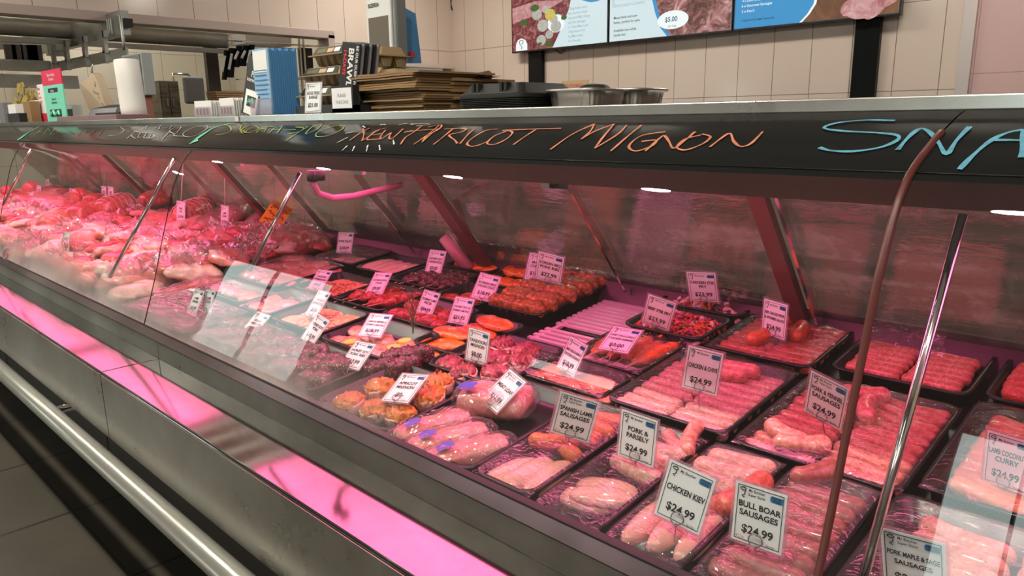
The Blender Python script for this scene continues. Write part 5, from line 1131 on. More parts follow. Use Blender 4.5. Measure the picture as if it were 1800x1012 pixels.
# foil roasting trays
def oval_foil(px0, px1, Y, dep, label, flutes=28, m=None):
    r = bp(px0, px1, 157.5, 187, Y, dep); cx, cy = (r[0]+r[1])/2, Y+dep/2; rx, ry, h = (r[1]-r[0])/2, dep/2, r[5]-r[4]
    t = thing('foil_tray', (cx, cy, LZ), label, 'foil tray', 'foil trays on the ledge'); mb = MB(); n = 96; rings = []
    for z, k, fl in ((0, .84, .2), (.003, .86, 1), (h*.5, .89, 1), (h-.004, .93, .6), (h-.003, 1., 0), (h, 1., 0), (h, .985, 0), (h-.003, .92, 0), (.006, .83, 0)):
        rings.append([(cx+rx*k*math.copysign(abs(math.cos(a))**.6, math.cos(a))*(1+fl*.014*math.sin(flutes*a)), cy+ry*k*math.copysign(abs(math.sin(a))**.6, math.sin(a))*(1+fl*.014*math.sin(flutes*a)), LZ+z) for a in [2*math.pi*q/n for q in range(n)]])
    mb.loft(rings, cap=True); mb.part('foil_body', m or M_['foil'], t, True)
    MB().tube([(cx+rx*math.copysign(abs(math.cos(a))**.6, math.cos(a)), cy+ry*math.copysign(abs(math.sin(a))**.6, math.sin(a)), LZ+h-.001) for a in [2*math.pi*q/48 for q in range(49)]], .0035, 6, False).part('rolled_rim', M_['foil'], t, True)
oval_foil(945, 1038, 1.22, .16, 'silver foil roasting tray beside the black boxes')
oval_foil(1008, 1118, 1.39, .16, 'pinkish foil roasting tray right of the other one')
r = bp(987, 1033, 141, 156, 1.60, .003); t = bthing('notice_card', r, 'small wooden coloured notice card behind the foil trays', 'sign')
MB().box(*r).part('card', M_['woodcard'], t); m_ = MB()
for s_, z in (('CUSTOMERS', .62), ('PLEASE NOTE', .18)): text_to(m_, s_, Matrix.Translation(((r[0]+r[1])/2, r[2]-.0006, r[5]-.036+.030*z)) @ XZ, .011, .02, 'CENTER', (r[1]-r[0])*.8)
m_.part('lettering', M_['red_ink'], t)
c_ = at(1045, 158, y=1.6); me = lump_mesh('black_bowl', .09, .07, .035, M_['rubber'], 3, .03); single('black_bowl', me, (c_.x, 1.6, c_.z-.012), (0, 0, 0), 'dark rounded object behind the foil trays', 'bowl')
# black foam boxes in a stack
r = bp(802, 915, 146, 190, 1.17, .20); hh = (r[5]-r[4]-.03)/7
boxm = None
for i in range(8):
    top = i == 7; z0_ = LZ+i*hh; h_ = .030 if top else hh*.94
    t = thing('foam_box', ((r[0]+r[1])/2, 1.27, z0_), 'black foam box, %s of the stack beside the foil trays' % ('topmost' if top else 'bottom' if i == 0 else 'one from the middle') , 'foam box', 'black foam boxes on the ledge')
    w_, d_ = r[1]-r[0], .20
    mb = MB()
    if top: mb.loft([rrect(w_, d_, .02, 0), rrect(w_, d_, .02, .006), rrect(w_-.008, d_-.008, .02, .008), rrect(w_-.045, d_-.045, .015, h_)])
    else: mb.loft([rrect(w_-.012, d_-.012, .02, 0), rrect(w_, d_, .02, h_*.55), rrect(w_, d_, .02, h_*.9), rrect(w_-.012, d_-.012, .02, h_)])
    mb.local('box_body', M_['foam'], t)
    if top:
        for x in (-.25, -.18, .18, .25): MB().box(x*w_-.004, x*w_+.004, -d_*.47, -d_*.40, .004, h_+.001).local('lid_rib', M_['foam'], t)
# brown paper bags
def bagstack(px0, px1, Y, dep, z0_, n, th_, label, grp, sh=.0):
    a, b = at(px0, 180, y=Y).x, at(px1, 180, y=Y).x
    for i in range(n):
        q = random.Random(i+int(px0)); dx, dy = q.uniform(-.012, .012), q.uniform(-.008, .008)
        vs = []; z_ = z0_+i*th_; nx = 8
        for k in range(nx+1):
            x = a+(b-a)*k/nx
            for y in (Y+dy, Y+dep+dy):
                dz = th_*.35*math.sin(k*1.3+i)+sh*(k/nx-.5)
                vs += [(x+dx, y, z_+dz*.3), (x+dx, y, z_+dz*.3+th_*.8)]
        mb = MB(); f = []
        for k in range(nx):
            o_ = k*4; f += [(o_, o_+4, o_+5, o_+1), (o_+2, o_+3, o_+7, o_+6), (o_+1, o_+5, o_+7, o_+3), (o_, o_+2, o_+6, o_+4)]
        f += [(0, 1, 3, 2), (nx*4, nx*4+2, nx*4+3, nx*4+1)]; mb.add(vs, f)
        tag(mb.part('paper_bag', M_['brownpaper']), label, 'paper bag', grp)
bagstack(632, 745, 1.20, .26, LZ, 9, .0055, 'flat brown paper bag in the lower ledge stack', 'paper bags, lower stack')
bagstack(618, 735, 1.185, .26, LZ+.051, 8, .006, 'flat brown paper bag in the upper ledge stack', 'paper bags, upper stack', .004)
bagstack(735, 800, 1.30, .22, LZ, 9, .0095, 'darker brown paper bag behind the black boxes', 'paper bags by the black boxes')
mb = MB(); a, b = at(700, 150, y=1.30), at(892, 135, y=1.46)
mb.add([(a.x, 1.26, a.z), (b.x-.05, 1.28, b.z-.012), (b.x, 1.44, b.z), (a.x, 1.46, a.z+.002)], [(0, 1, 2, 3)]); mb.add([(a.x, 1.26, a.z+.003), (b.x-.05, 1.28, b.z-.009), (b.x, 1.44, b.z+.003), (a.x, 1.46, a.z+.005)], [(0, 1, 2, 3)])
tag(mb.part('loose_bag', mat('dark_paper', lin('4a3a2c'), .8)), 'loose brown sheet lying across bags and black boxes', 'paper bag')
c_ = at(846, 136, y=1.42); single('tape_roll', MB().tube([(-.03, 0, 0), (.03, 0, .004)], .012, 12).mesh('tape_roll', mat('tape', lin('5a4030'), .5), True), (c_.x, 1.42, c_.z), (0, 0, 0), 'small brown knob on top of the paper bags', 'roll')
# PLEASE TAKE ONE holder, dark booklets
def slab(r, th_, m, t, name='body', lean=0.): 
    return MB().box(*r).part(name, m, t)
r = bp(584, 622, 150, 195, 1.13, .02); t = bthing('leaflet_holder', r, 'black holder with a white PLEASE TAKE ONE label', 'leaflet holder')
MB().box(*r).box(r[0], r[1], r[2], r[2]+.055, r[4], r[4]+.02).part('holder', M_['blackcard'], t)
MB().box(r[0]+.004, r[1]-.006, r[2]-.001, r[2]-.0004, r[4]+.012, r[5]-.006).part('label', M_['paper'], t); m_ = MB()
for s_, z in (('PLEASE', .58), ('TAKE ONE', .34)): text_to(m_, s_, Matrix.Translation(((r[0]+r[1])/2, r[2]-.0014, r[4]+(r[5]-r[4])*z)) @ XZ, .0125, .0, 'CENTER', (r[1]-r[0])*.66)
m_.part('lettering', M_['midgrey'], t)
base = at(612, 196, y=1.18); top = at(622, 72, y=1.18)
for i in range(6):
    t = thing('booklet', (base.x+.004*i, 1.17+.009*i, LZ), 'dark promotional booklet leaning in a row beside the egg cartons' if i else 'front black booklet reading BE OUR GUEST FOR 14-DAYS', 'booklet', 'dark booklets by the egg cartons', (R(-4), R(9), R(4)))
    H_ = (top.z-LZ)*1.0; W_ = .075
    MB().box(-W_/2, W_/2, 0, .004, 0, H_).local('cover', M_['blackcard'] if i == 0 else M_['midgrey'] if i % 2 else M_['blackcard'], t)
    if i == 0:
        V90 = XZ @ Matrix.Rotation(R(-90), 4, 'Z')
        for s_, x, sz, m_c, bl, z in (('BE OUR GUEST FOR', .024, .0135, 'whiteink', .02, H_*.97), ('BRAWL', -.006, .030, 'whiteink', .03, H_*.93), ('14-DAYS', -.026, .0175, 'redink2', .03, H_*.90)):
            m_ = MB(); text_to(m_, s_, Matrix.Translation((x, -.001, z)) @ V90, sz, bl, 'LEFT', H_*(.62 if m_c != 'redink2' else .46)); m_.local('lettering', M_[m_c], t)
        MB().add([(-W_/2, -.001, H_*.03), (W_/2, -.001, H_*.26), (W_/2, -.001, H_*.285), (-W_/2, -.001, H_*.055)], [(0, 1, 2, 3)]).local('stripe', M_['yellow'], t)
# egg cartons
def carton(px0, px1, py0, py1, Y, label, lab=True, dep=.12):
    r = bp(px0, px1, py0, py1, Y, dep, base=False); t = bthing('egg_carton', r, label, 'egg carton', 'egg cartons on the ledge')
    w_ = r[1]-r[0]; h_ = r[5]-r[4]; cx, cy = (r[0]+r[1])/2, Y+dep/2
    mb = MB(); n = 5
    mv = lambda ring, dz: [(x+cx, y+cy, z+dz) for x, y, z in ring]
    for i in range(n):
        for j in (0, 1):
            x = r[0]+w_*(i+.5)/n; y = Y+dep*(.27+.46*j); c = w_/n
            mb.loft([[(x+c*k*math.cos(a), y+dep*.23*k/.5*math.sin(a), r[4]+z) for a in [math.pi/4+q*math.pi/4 for q in range(8)]] for z, k in ((0, .26), (h_*.1, .32), (h_*.52, .50))])
    mb.part('cup_base', M_['carton'], t)
    mb = MB(); mb.loft([mv(rrect(w_+.014, dep+.014, .01, 0), r[4]+h_*.50), mv(rrect(w_+.014, dep+.014, .01, 0), r[4]+h_*.56), mv(rrect(w_-.01, dep-.01, .01, 0), r[4]+h_*.58), mv(rrect(w_-.03, dep-.035, .01, 0), r[5])]); mb.part('lid', M_['carton'], t)
    if lab:
        m_ = MB(); k = MB(); x0, x1, za, zb = r[0]+.012, r[1]-.012, r[4]+h_*.60, r[5]-h_*.03
        def sl(u, v, e=.0015): return (x0+(x1-x0)*u, Y+.004+.013*v-e, za+(zb-za)*v)
        m_.add([sl(0, 0), sl(1, 0), sl(.97, 1), sl(.03, 1)], [(0, 1, 2, 3)]); m_.part('label_strip', M_['blackcard'], t)
        for u0, u1, mm in ((.10, .42, 'olive'), (.46, .66, 'woodcard'), (.70, .88, 'whitecard')):
            q_ = MB(); q_.add([sl(u0, .2, .0022), sl(u1, .2, .0022), sl(u1, .8, .0022), sl(u0, .8, .0022)], [(0, 1, 2, 3)]); q_.part('label_print', M_[mm], t)
    return t
carton(525, 582, 152, 189, 1.24, 'bottom egg carton with black label behind the small price card')
carton(528, 596, 117, 152, 1.24, 'middle egg carton with black label in the stack')
carton(546, 606, 80, 117, 1.24, 'topmost egg carton with black label in the stack')
for a_, b_, l_ in ((81, 118, 'egg carton end showing right of the dark booklets, topmost'), (118, 153, 'egg carton end right of the dark booklets, under the topmost'), (153, 189, 'egg carton end right of the dark booklets, lowest')): carton(645, 668, a_, b_, 1.46, l_, False)
carton(656, 692, 121, 141, 1.36, 'low egg carton lying on the paper bags', False)
MB()
tag(MB().box(*bp(520, 585, 185, 196, 1.2, .16)).part('black_dish', M_['foam']), 'flat black dish under the egg cartons', 'dish')
p = at(549, 187, y=1.13)
card('egg', (p.x, 1.13, LZ), 10, 8, 0, 1.0, ['EGGS FREE', 'RANGE'], '$21.00', 'price card in front of the egg cartons', pill=False, clip=False)
# blue cards in a holder
r = bp(452, 479, 84, 197, 1.17, .004)
t = thing('card_pack', ((r[0]+r[1])/2, 1.18, LZ), 'tall stack of blue leaflets in a clear holder', 'leaflets')
for i in range(13):
    MB().box(r[0]-.004*(i % 2)+.002*i, r[1]+.002*i, 1.17+.0065*i, 1.175+.0065*i, LZ+.003, r[5]-.004*(i % 3)).part('leaflet', M_['lightblue'] if i == 0 else M_['bluecard'], t)
MB().box(r[0]+.006, r[1]-.008, 1.1685, 1.1695, r[5]-.07, r[5]-.006).part('label', M_['whitecard'], t, label='white label with small print')
m_ = MB()
for i in range(7): m_.box(r[0]+.008, r[1]-.010-.004*(i % 3), 1.168, 1.1684, LZ+.05+.014*i, LZ+.053+.014*i)
m_.part('print_line', M_['bluecard'], t)
MB().box(r[0]-.004, r[1]+.03, 1.150, 1.152, LZ, LZ+.05).box(r[0]-.004, r[1]+.03, 1.150, 1.27, LZ, LZ+.002).part('holder', M_['laminate'], t)
# black easel card with mint mark
a = at(424, 198, y=1.16); b = at(450, 198, y=1.16); tz = at(460, 100, y=1.2).z
t = thing('easel_card', ((a.x+b.x)/2, 1.16, LZ), 'black leaning card with mint mark beside the blue leaflets', 'sign', None, (R(-8), R(12), R(0)))
W_, H_ = (b.x-a.x)*1.05, (tz-LZ)*1.02
MB().box(-W_/2, W_/2, 0, .008, 0, H_).local('board', M_['blackcard'], t)
MB().box(-W_*.36, W_*.40, -.001, 0, .005, H_*.44).local('label', M_['whitecard'], t)
MB().box(-W_*.22, W_*.30, -.002, -.001, H_*.16, H_*.34).local('badge', M_['blackcard'], t)
MB().tube([(-W_*.15, -.003, H_*.2), (-W_*.02, -.003, H_*.29), (0, -.003, H_*.22), (W_*.12, -.003, H_*.3), (W_*.2, -.003, H_*.24)], .004, 6).local('mark', M_['mint'], t)
MB().tube([(W_*.40, -.001, H_*.86), (W_*.40, .009, H_*.86)], .014, 16).local('dot', M_['greendot'], t)
m_ = MB(); text_to(m_, 'Pay', Matrix.Translation((.0, -.001, H_*.66)) @ XZ, .026, .02, 'CENTER', W_*.6); text_to(m_, 'interest free', Matrix.Translation((.0, -.001, H_*.58)) @ XZ, .018, .01, 'CENTER', W_*.8); m_.local('lettering', M_['whiteink'], t)
# small card holders
for px0, px1, py0, lab in ((386, 412, 172, 'clear holder with black and white business cards'), (342, 372, 177, 'clear holder with small white leaflets')):
    r = bp(px0, px1, py0, 200, 1.15, .004); t = bthing('card_holder', r, lab, 'card holder', 'card holders on the ledge')
    for i in range(5): MB().box(r[0]+.002, r[1]-.002, 1.152+.008*i, 1.155+.008*i, LZ+.003, r[5]-.002*(i % 2)).part('leaflet', M_['whitecard'], t)
    MB().box(r[0], r[1], 1.147, 1.1485, LZ, LZ+.035).box(r[0], r[1], 1.147, 1.20, LZ, LZ+.002).part('holder', M_['laminate'], t)
    m_ = MB()
    for i in range(4): m_.box(r[0]+(r[1]-r[0])*(.12+.2*i), r[0]+(r[1]-r[0])*(.22+.2*i), 1.1505, 1.1515, LZ+.008, LZ+.03)
    m_.part('print', M_['ink'], t)
# shop scale with customer display
r = bp(652, 697, -6, 124, 1.75, .05, base=False)
t = thing('shop_scale', ((r[0]+r[1])/2, 1.77, LZ), 'tall white grey shop scale display behind the paper bags', 'scale', None)
def lb(x0, x1, y0, y1, z0_, z1_): return MB().box(x0, x1, y0, y1, z0_, z1_)
soft(lb(*r).part('housing', M_['greyplastic'], t), .006, 3)
soft(lb(r[0]+.004, r[1]-.004, r[2]-.012, r[2], r[4]+.004, r[5]-.004).part('front_frame', M_['whiteplastic'], t), .005, 3)
w_ = r[1]-r[0]; h_ = r[5]-r[4]
lb(r[0]+.12*w_, r[1]-.12*w_, r[2]-.0135, r[2]-.012, r[4]+.09*h_, r[5]-.27*h_).part('screen', mat('scale_screen', lin('7a7268'), .15), t, label='dull grey brown screen')
m_ = MB(); text_to(m_, 'BIZERBA', Matrix.Translation((r[0]+.14*w_, r[2]-.0135, r[5]-.13*h_)) @ XZ, .020, .02, 'LEFT', w_*.42); m_.part('lettering', M_['ink'], t)
lb(r[0]+.3*w_, r[1]-.3*w_, r[2]+.01, r[3]-.005, -.5, r[4]+.01).part('column', M_['greyplastic'], t)
lb(r[1]+.001, r[1]+.006, r[2]+.01, r[3]+.0, r[4]+.02, r[5]).part('side_panel', M_['midgrey'], t)
r2 = bp(713, 724, 10, 112, 1.86, .002, base=False); t = thing('hanging_card', (r2[0], 1.86, r2[4]), 'blue card hanging on the right side of the shop scale', 'card')
MB().add([(r2[0], 1.84, r2[4]), (r2[0]+.012, 1.93, r2[4]+.004), (r2[0], 1.92, r2[5]-.02), (r2[0], 1.86, r2[5])], [(0, 1, 2, 3)]).part('sheet', M_['bluecard'], t)
MB().tube([(r2[0]+.002, 1.885, r2[4]+.035), (r2[0]+.012, 1.886, r2[4]+.035)], .012, 14).part('red_dot', M_['redink2'], t)
# roll of white bags
a = at(223, 205, y=1.22); tz = at(218, 103, y=1.22).z
t = thing('bag_roll', (a.x+.01, 1.25, LZ), 'upright roll of thin white plastic bags', 'bag roll', None, (0, R(-5), 0))
MB().loft([[(.052*k*math.cos(q), .052*k*math.sin(q), z) for q in [2*math.pi*u/28 for u in range(28)]] for z, k in ((0, 1.), (.05, 1.02), ((tz-LZ)*.6, 1.0), (tz-LZ-.004, .98), (tz-LZ, .94), (tz-LZ, .4), (tz-LZ-.03, .38))]).local('roll', mat('bag_white', lin('eeece6'), .4), t, True)
MB().tube([(0, 0, tz-LZ-.03), (0, 0, tz-LZ+.005)], .018, 14).local('core', M_['brownpaper'], t)
MB().add([(-.05, -.01, (tz-LZ)*.80), (-.075, -.02, (tz-LZ)*.72), (-.07, -.02, (tz-LZ)*.50), (-.052, -.01, (tz-LZ)*.55)], [(0, 1, 2, 3)]).local('loose_end', M_['film2'], t)
# second scale behind it
r = bp(222, 256, 93, 170, 1.9, .07, base=False); t = bthing('shop_scale', (r[0], r[1], r[2], r[3], LZ-.3, 0), 'grey shop scale behind the white bag roll', 'scale')
soft(MB().box(*r).part('housing', M_['greyplastic'], t), .006); soft(MB().box(r[0]+.01, r[1]-.01, r[2]-.008, r[2], r[4]+.01, r[5]-.01).part('front_frame', M_['midgrey'], t), .004)
MB().box(r[0]+.035, r[1]-.035, r[2]-.0095, r[2]-.008, r[4]+.03, r[5]-.06).part('screen', mat('scale_screen_two', lin('9aa4a0'), .2), t); MB().box(r[0]+.06, r[1]-.05, r[2]+.01, r[3]-.01, ZF, r[4]+.01).part('column', mat('col_rust', lin('a06a5a'), .5), t)
# pay later sign
r = bp(84, 118, 120, 210, 1.2, .006); t = bthing('counter_sign', r, 'tall sign with crimson top and mint green body', 'sign')
hz = r[5]-(r[5]-r[4])*.29
MB().box(r[0], r[1], r[2], r[3], hz, r[5]).part('top_panel', M_['crimson'], t); MB().box(r[0], r[1], r[2], r[3], r[4], hz).part('body_panel', M_['mint'], t)
for (s_, z, sz, mm, wd) in (('Take me home.', .90, .022, 'whiteink', .8), ("I'm yours.", .82, .022, 'whiteink', .6), ('afterpay', .60, .018, 'whiteink', .36), ('Pay it in 4.', .44, .018, 'ink', .6), ('Interest-free.', .375, .018, 'ink', .7)):
    m_ = MB(); text_to(m_, s_, Matrix.Translation(((r[0]+r[1])/2, r[2]-(.002 if s_ != 'afterpay' else .004), r[4]+(r[5]-r[4])*z-.006)) @ XZ, sz, .02, 'CENTER', (r[1]-r[0])*wd); m_.part('lettering', M_[mm], t)
cx = (r[0]+r[1])/2; w_ = r[1]-r[0]; h_ = r[5]-r[4]
soft(MB().box(cx-.24*w_, cx+.24*w_, r[2]-.002, r[2], r[4]+.57*h_, r[4]+.65*h_).part('pill', M_['ink'], t), .004)
MB().box(cx-.28*w_, cx+.28*w_, r[2]-.002, r[2], r[4]+.10*h_, r[4]+.24*h_).part('badge', M_['ink'], t)
MB().tube([(cx-.25*w_, r[2]-.006, r[4]+.13*h_), (cx-.05*w_, r[2]-.006, r[4]+.21*h_), (cx, r[2]-.006, r[4]+.13*h_), (cx+.2*w_, r[2]-.006, r[4]+.2*h_), (cx+.22*w_, r[2]-.006, r[4]+.13*h_)], .007, 6).part('mark', M_['mint'], t)
r = bp(73, 86, 147, 208, 1.26, .004); t = bthing('counter_sign', r, 'narrow white sign with crimson foot behind the mint one', 'sign')
MB().box(r[0], r[1]+.03, r[2], r[3], r[4]+.05, r[5]).part('body_panel', M_['whitecard'], t); MB().box(r[0]-.02, r[1]+.03, r[2], r[3], r[4], r[4]+.05).part('foot_panel', M_['crimson'], t)
for i, s_ in enumerate(('Make', 'your', 'budget', 'stretch')):
    m_ = MB(); text_to(m_, s_, Matrix.Translation((r[0]+.008, r[2]-.001, r[5]-.03-.024*i)) @ XZ, .022, .02, 'LEFT', .055); m_.part('lettering', M_['redink2'], t)
# flat things near the sign
tag(soft(MB().box(*bp(100, 205, 203, 209, 1.13, .14)).part('clip_folder', mat('folder', lin('8a6a70'), .5)), .002), 'flat mauve folder lying in front of the sign', 'folder')
r = bp(150, 196, 190, 204, 1.27, .12); t = bthing('card_terminal', r, 'grey and black payment terminal behind the folder', 'terminal')
MB().prism([(1.27, LZ), (1.39, LZ), (1.39, r[5]+.02), (1.30, r[5])], r[0], r[1]).part('body', M_['midgrey'], t); MB().add([(r[0]+.01, 1.302, r[5]+.001), (r[1]-.01, 1.302, r[5]+.001), (r[1]-.01, 1.385, r[5]+.019), (r[0]+.01, 1.385, r[5]+.019)], [(0, 1, 2, 3)]).part('screen', M_['ink'], t)
tag(MB().box(*bp(168, 210, 198, 204, 1.2, .03)).part('pen_tray', M_['rubber']), 'thin black pen tray left of the bag roll', 'tray')
r = bp(112, 128, 185, 200, 1.3, .05); t = bthing('small_box', r, 'small white box with black front behind the mint sign', 'box'); MB().box(*r).part('body', M_['whitecard'], t); MB().box(r[0]+.03, r[1], r[2]-.002, r[2], r[4], r[5]-.02).part('front', M_['ink'], t)
# canvas bag hanging from a hook
def cloth(px, m, label, name='canvas_bag'):
    pts = [at(*p, y=1.75) for p in px]; c = sum(pts, Vector())/len(pts); mb = MB(); n = len(pts)
    mb.add([tuple(p+Vector((0, .0, 0))) for p in pts]+[tuple(p+Vector((.01, .05, 0))) for p in pts]+[tuple(c+Vector((0, -.03, 0))), tuple(c+Vector((0, .08, 0)))], [(i, (i+1) % n, 2*n) for i in range(n)]+[(n+(i+1) % n, n+i, 2*n+1) for i in range(n)]+[(i, n+i, n+(i+1) % n, (i+1) % n) for i in range(n)])
    return mb
t = thing('canvas_bag', at(165, 198, y=1.75), 'cream cotton bag with black writing hanging on a hook', 'bag')
cloth([(161, 128), (152, 140), (140, 146), (142, 158), (158, 196), (189, 198), (180, 168), (172, 146), (165, 131)], None, '').part('cloth', mat('canvas', lin('c8b49a'), .8), t)
m_ = MB()
for s_, px, py, hh_ in (('&', 166, 152, .05), ('Raised', 164, 163, .03), ('C', 172, 172, .05), ('on it', 178, 184, .028)):
    p = at(px, py, y=1.69); text_to(m_, s_, Matrix.Translation(p) @ XZ @ Matrix.Rotation(R(-12), 4, 'Z'), hh_, .01, 'LEFT')
m_.part('lettering', M_['ink'], t)
a = at(161, 128, y=1.75); MB().tube([a, at(162, 112, y=1.75), at(157, 117, y=1.75)], .005, 8).part('hook', M_['chrome'], t, True)
# basket of packets and small things at the far left
a, b = at(22, 207, y=1.35), at(52, 207, y=1.35)
t = thing('packet_basket', ((a.x+b.x)/2, 1.4, LZ), 'basket heaped with small yellow packets at the far left', 'basket')
MB().box(a.x, b.x, 1.35, 1.5, LZ, LZ+.10).part('tub', M_['laminate'], t)
q = random.Random(4)
for i in range(24):
    x, y, z = q.uniform(a.x, b.x+.1), q.uniform(1.37, 1.5), LZ+q.uniform(.10, .23); M = Matrix.Translation((x, y, z)) @ Matrix.Rotation(q.uniform(-1, 1), 4, 'Y') @ Matrix.Rotation(q.uniform(-.6, .6), 4, 'X')
    MB().box(-.022, .022, -.004, .004, -.035, .035, M).part('packet', mat('packet', lin('b8a050'), .3) if i == 0 else bpy.data.materials['packet'], t)
for px0, px1, py0, Y, m_c, lab, nm in ((44, 56, 178, 1.2, 'brownpaper', 'small tan box left of the crimson sign', 'tan_box'), (17, 30, 183, 1.2, 'whitecard', 'little white leaning card at the far left', 'small_card'), (0, 9, 180, 1.2, 'midgrey', 'grey box cut by the left picture edge', 'grey_box'), (14, 34, 199, 1.16, 'rubber', 'low black dish at the far left', 'black_dish'), (57, 72, 176, 1.36, 'whitecard', 'white and grey carton behind the tan box', 'white_carton')):
    r = bp(px0, px1, py0, 209, Y, .05); tag(soft(MB().box(*r).part(nm, M_[m_c]), .002), lab, 'box' if 'box' in nm or 'carton' in nm else 'card' if 'card' in nm else 'dish')
r = bp(58, 78, 182, 209, 1.32, .03); tag(MB().box(*r).part('red_carton', M_['redink2']), 'red carton just behind the crimson sign foot', 'box')

# ------------------------------------------------------------------ room seen through the opening
t = thing('meat_rail', at(75, 60, y=2.1), 'galvanised overhead meat rail with hook brackets', 'rail')
def beamx(px0, py0, px1, Y, hh_, th_=.05, name='beam', m='galv'):
    a = at(px0, py0, y=Y); b = at(px1, py0, y=Y); 
    return MB().box(a.x, b.x, Y, Y+th_, a.z-hh_, a.z).part(name, M_[m], t)
A = at(92, 54, y=2.1); xe = at(213, 45, y=2.1).x
MB().box(A.x, xe, 2.1, 2.16, A.z-.17, A.z).part('beam', M_['galv'], t)
MB().box(A.x-.06, A.x, 2.04, 2.2, A.z-.21, A.z+.01).part('joint_plate', M_['galv'], t)
MB().box(A.x-1.6, A.x-.06, 2.1, 2.2, A.z-.14, A.z+.03).part('beam', M_['galv'], t)
B = at(100, 112, y=2.05); xe2 = at(218, 90, y=2.05).x
MB().box(A.x-.3, xe2, 2.06, 2.08, B.z-.06, B.z+.02).part('rail_bar', M_['galv'], t)
for px in (93, 117, 150, 186):
    a = at(px, 80, y=2.05); zt = A.z-.15
    MB().box(a.x-.03, a.x+.035, 2.03, 2.055, B.z-.0, zt+.02).box(a.x-.03, a.x+.01, 2.03, 2.06, B.z-.07, B.z+.02).box(a.x+.01, a.x+.06, 2.03, 2.055, zt-.03, zt+.02).part('hook_bracket', M_['galv'], t)
MB().tube([(xe2, 2.05, B.z), (xe2+.01, 2.05, B.z+.05), (xe2+.01, 2.05, A.z-.06), (xe2-.05, 2.05, A.z-.05)], .011, 8).part('end_loop', M_['galv'], t, True)
MB().box(xe-.02, xe+.07, 2.1, 2.16, A.z-.12, at(213, 33, y=2.1).z).part('motor_box', M_['rubber'], t)
for dx in (.05, .09, .13): MB().tube([(xe-dx-.12, 2.09, A.z-.15), (xe-dx-.12, 2.09, at(200, 31, y=2.1).z)], .005, 6).part('hanger_rod', M_['galv'], t)
a = at(158, 100, y=2.05); MB().tube([(a.x, 2.05, B.z), (a.x+.01, 2.05, B.z-.12), (a.x+.03, 2.05, B.z-.15), (a.x, 2.04, B.z-.17)], .006, 8).part('hook', M_['chrome'], t, True)
# fat duct and second rails farther in
xd = -7.2; a = at(8, 62, x=xd); b = at(398, 72, x=xd)
t = thing('steel_duct', (xd, (a.y+b.y)/2, a.z), 'long round galvanised duct ending above the counter', 'duct')
za = (at(300, 47, x=xd).z+at(300, 80, x=xd).z)/2; rad = abs(at(300, 47, x=xd).z-at(300, 80, x=xd).z)/2*.96
MB().tube([(xd, a.y-1.5, za), (xd, b.y, za)], rad, 28, cap=False).part('pipe', M_['galv'], t, True); MB().tube([(xd, b.y+.001, za), (xd, b.y-.02, za)], rad*1.02, 28, cap=False).part('rim', M_['white_metal'], t, True)
MB().tube([(xd, b.y-.06, za), (xd, b.y-.05, za)], rad*.96, 24).part('inside', M_['midgrey'], t)
MB().box(xd-.03, xd+.03, a.y-1.5, b.y+.3, za-rad-.05, za-rad-.01).part('support_angle', M_['galv'], t)
t = thing('hook_rail', at(20, 110, x=-7.6), 'dark hook rail deeper in the far room at the left', 'rail')
for z_px, th_ in ((104, .09), (130, .11)):
    a = at(0, z_px, x=-7.6); b = at(86 if z_px < 120 else 134, z_px, x=-7.6); MB().box(-7.64, -7.56, a.y-.4, b.y, a.z-th_, a.z).part('bar', M_['galv'], t)
for px in (48, 58, 66, 20, 32):
    a = at(px, 90, x=-7.6); MB().box(-7.62, -7.58, a.y-.05, a.y+.03, a.z-.16, a.z+.05).part('trolley', M_['midgrey'], t)
a = at(0, 66, x=-7.65); b = at(40, 84, x=-7.65); tag(MB().box(-7.68, -7.65, a.y-.3, b.y, b.z-.02, a.z).part('far_sign', M_['whiteplastic']), 'pale panel hanging behind the far rails', 'panel')
# upright dark post and trim in the far room
a = at(378, 150, x=-7.4); tag(MB().box(-7.46, -7.40, a.y-.06, a.y+.06, ZF, ZCEIL).part('dark_post', M_['kick']), 'dark upright post behind the duct end', 'post')
# wooden locker
a = at(286, 203, x=-8.2); b = at(316, 203, x=-8.2); tz = at(286, 142, x=-8.2).z
t = thing('locker', (-8.2, (a.y+b.y)/2, ZF), 'dark wood two door cupboard in the room beyond', 'cupboard')
MB().box(-8.7, -8.2, a.y, b.y+.02, ZF, tz).part('body', M_['darkwood'], t)
MB().box(-8.198, -8.185, a.y+.01, (a.y+b.y)/2-.003, ZF+.1, tz-.02).part('door', M_['darkwood'], t); MB().box(-8.198, -8.185, (a.y+b.y)/2+.003, b.y+.01, ZF+.1, tz-.02).part('door', M_['darkwood'], t)
for s_ in (-1, 1): MB().box(-8.185, -8.175, (a.y+b.y)/2+s_*.03-.008, (a.y+b.y)/2+s_*.03+.008, at(300, 178, x=-8.2).z-.05, at(300, 178, x=-8.2).z+.03).part('handle', M_['galv'], t)
c_ = at(318, 138, x=-8.3); tag(MB().tube([(-8.3, c_.y-.08, tz), (-8.3, c_.y-.08, tz+.08), (-8.3, c_.y+.08, tz+.08), (-8.3, c_.y+.1, tz+.06)], .012, 8).part('tap', M_['chrome'], None, True), 'small chrome tap showing over the dark cupboard', 'tap')
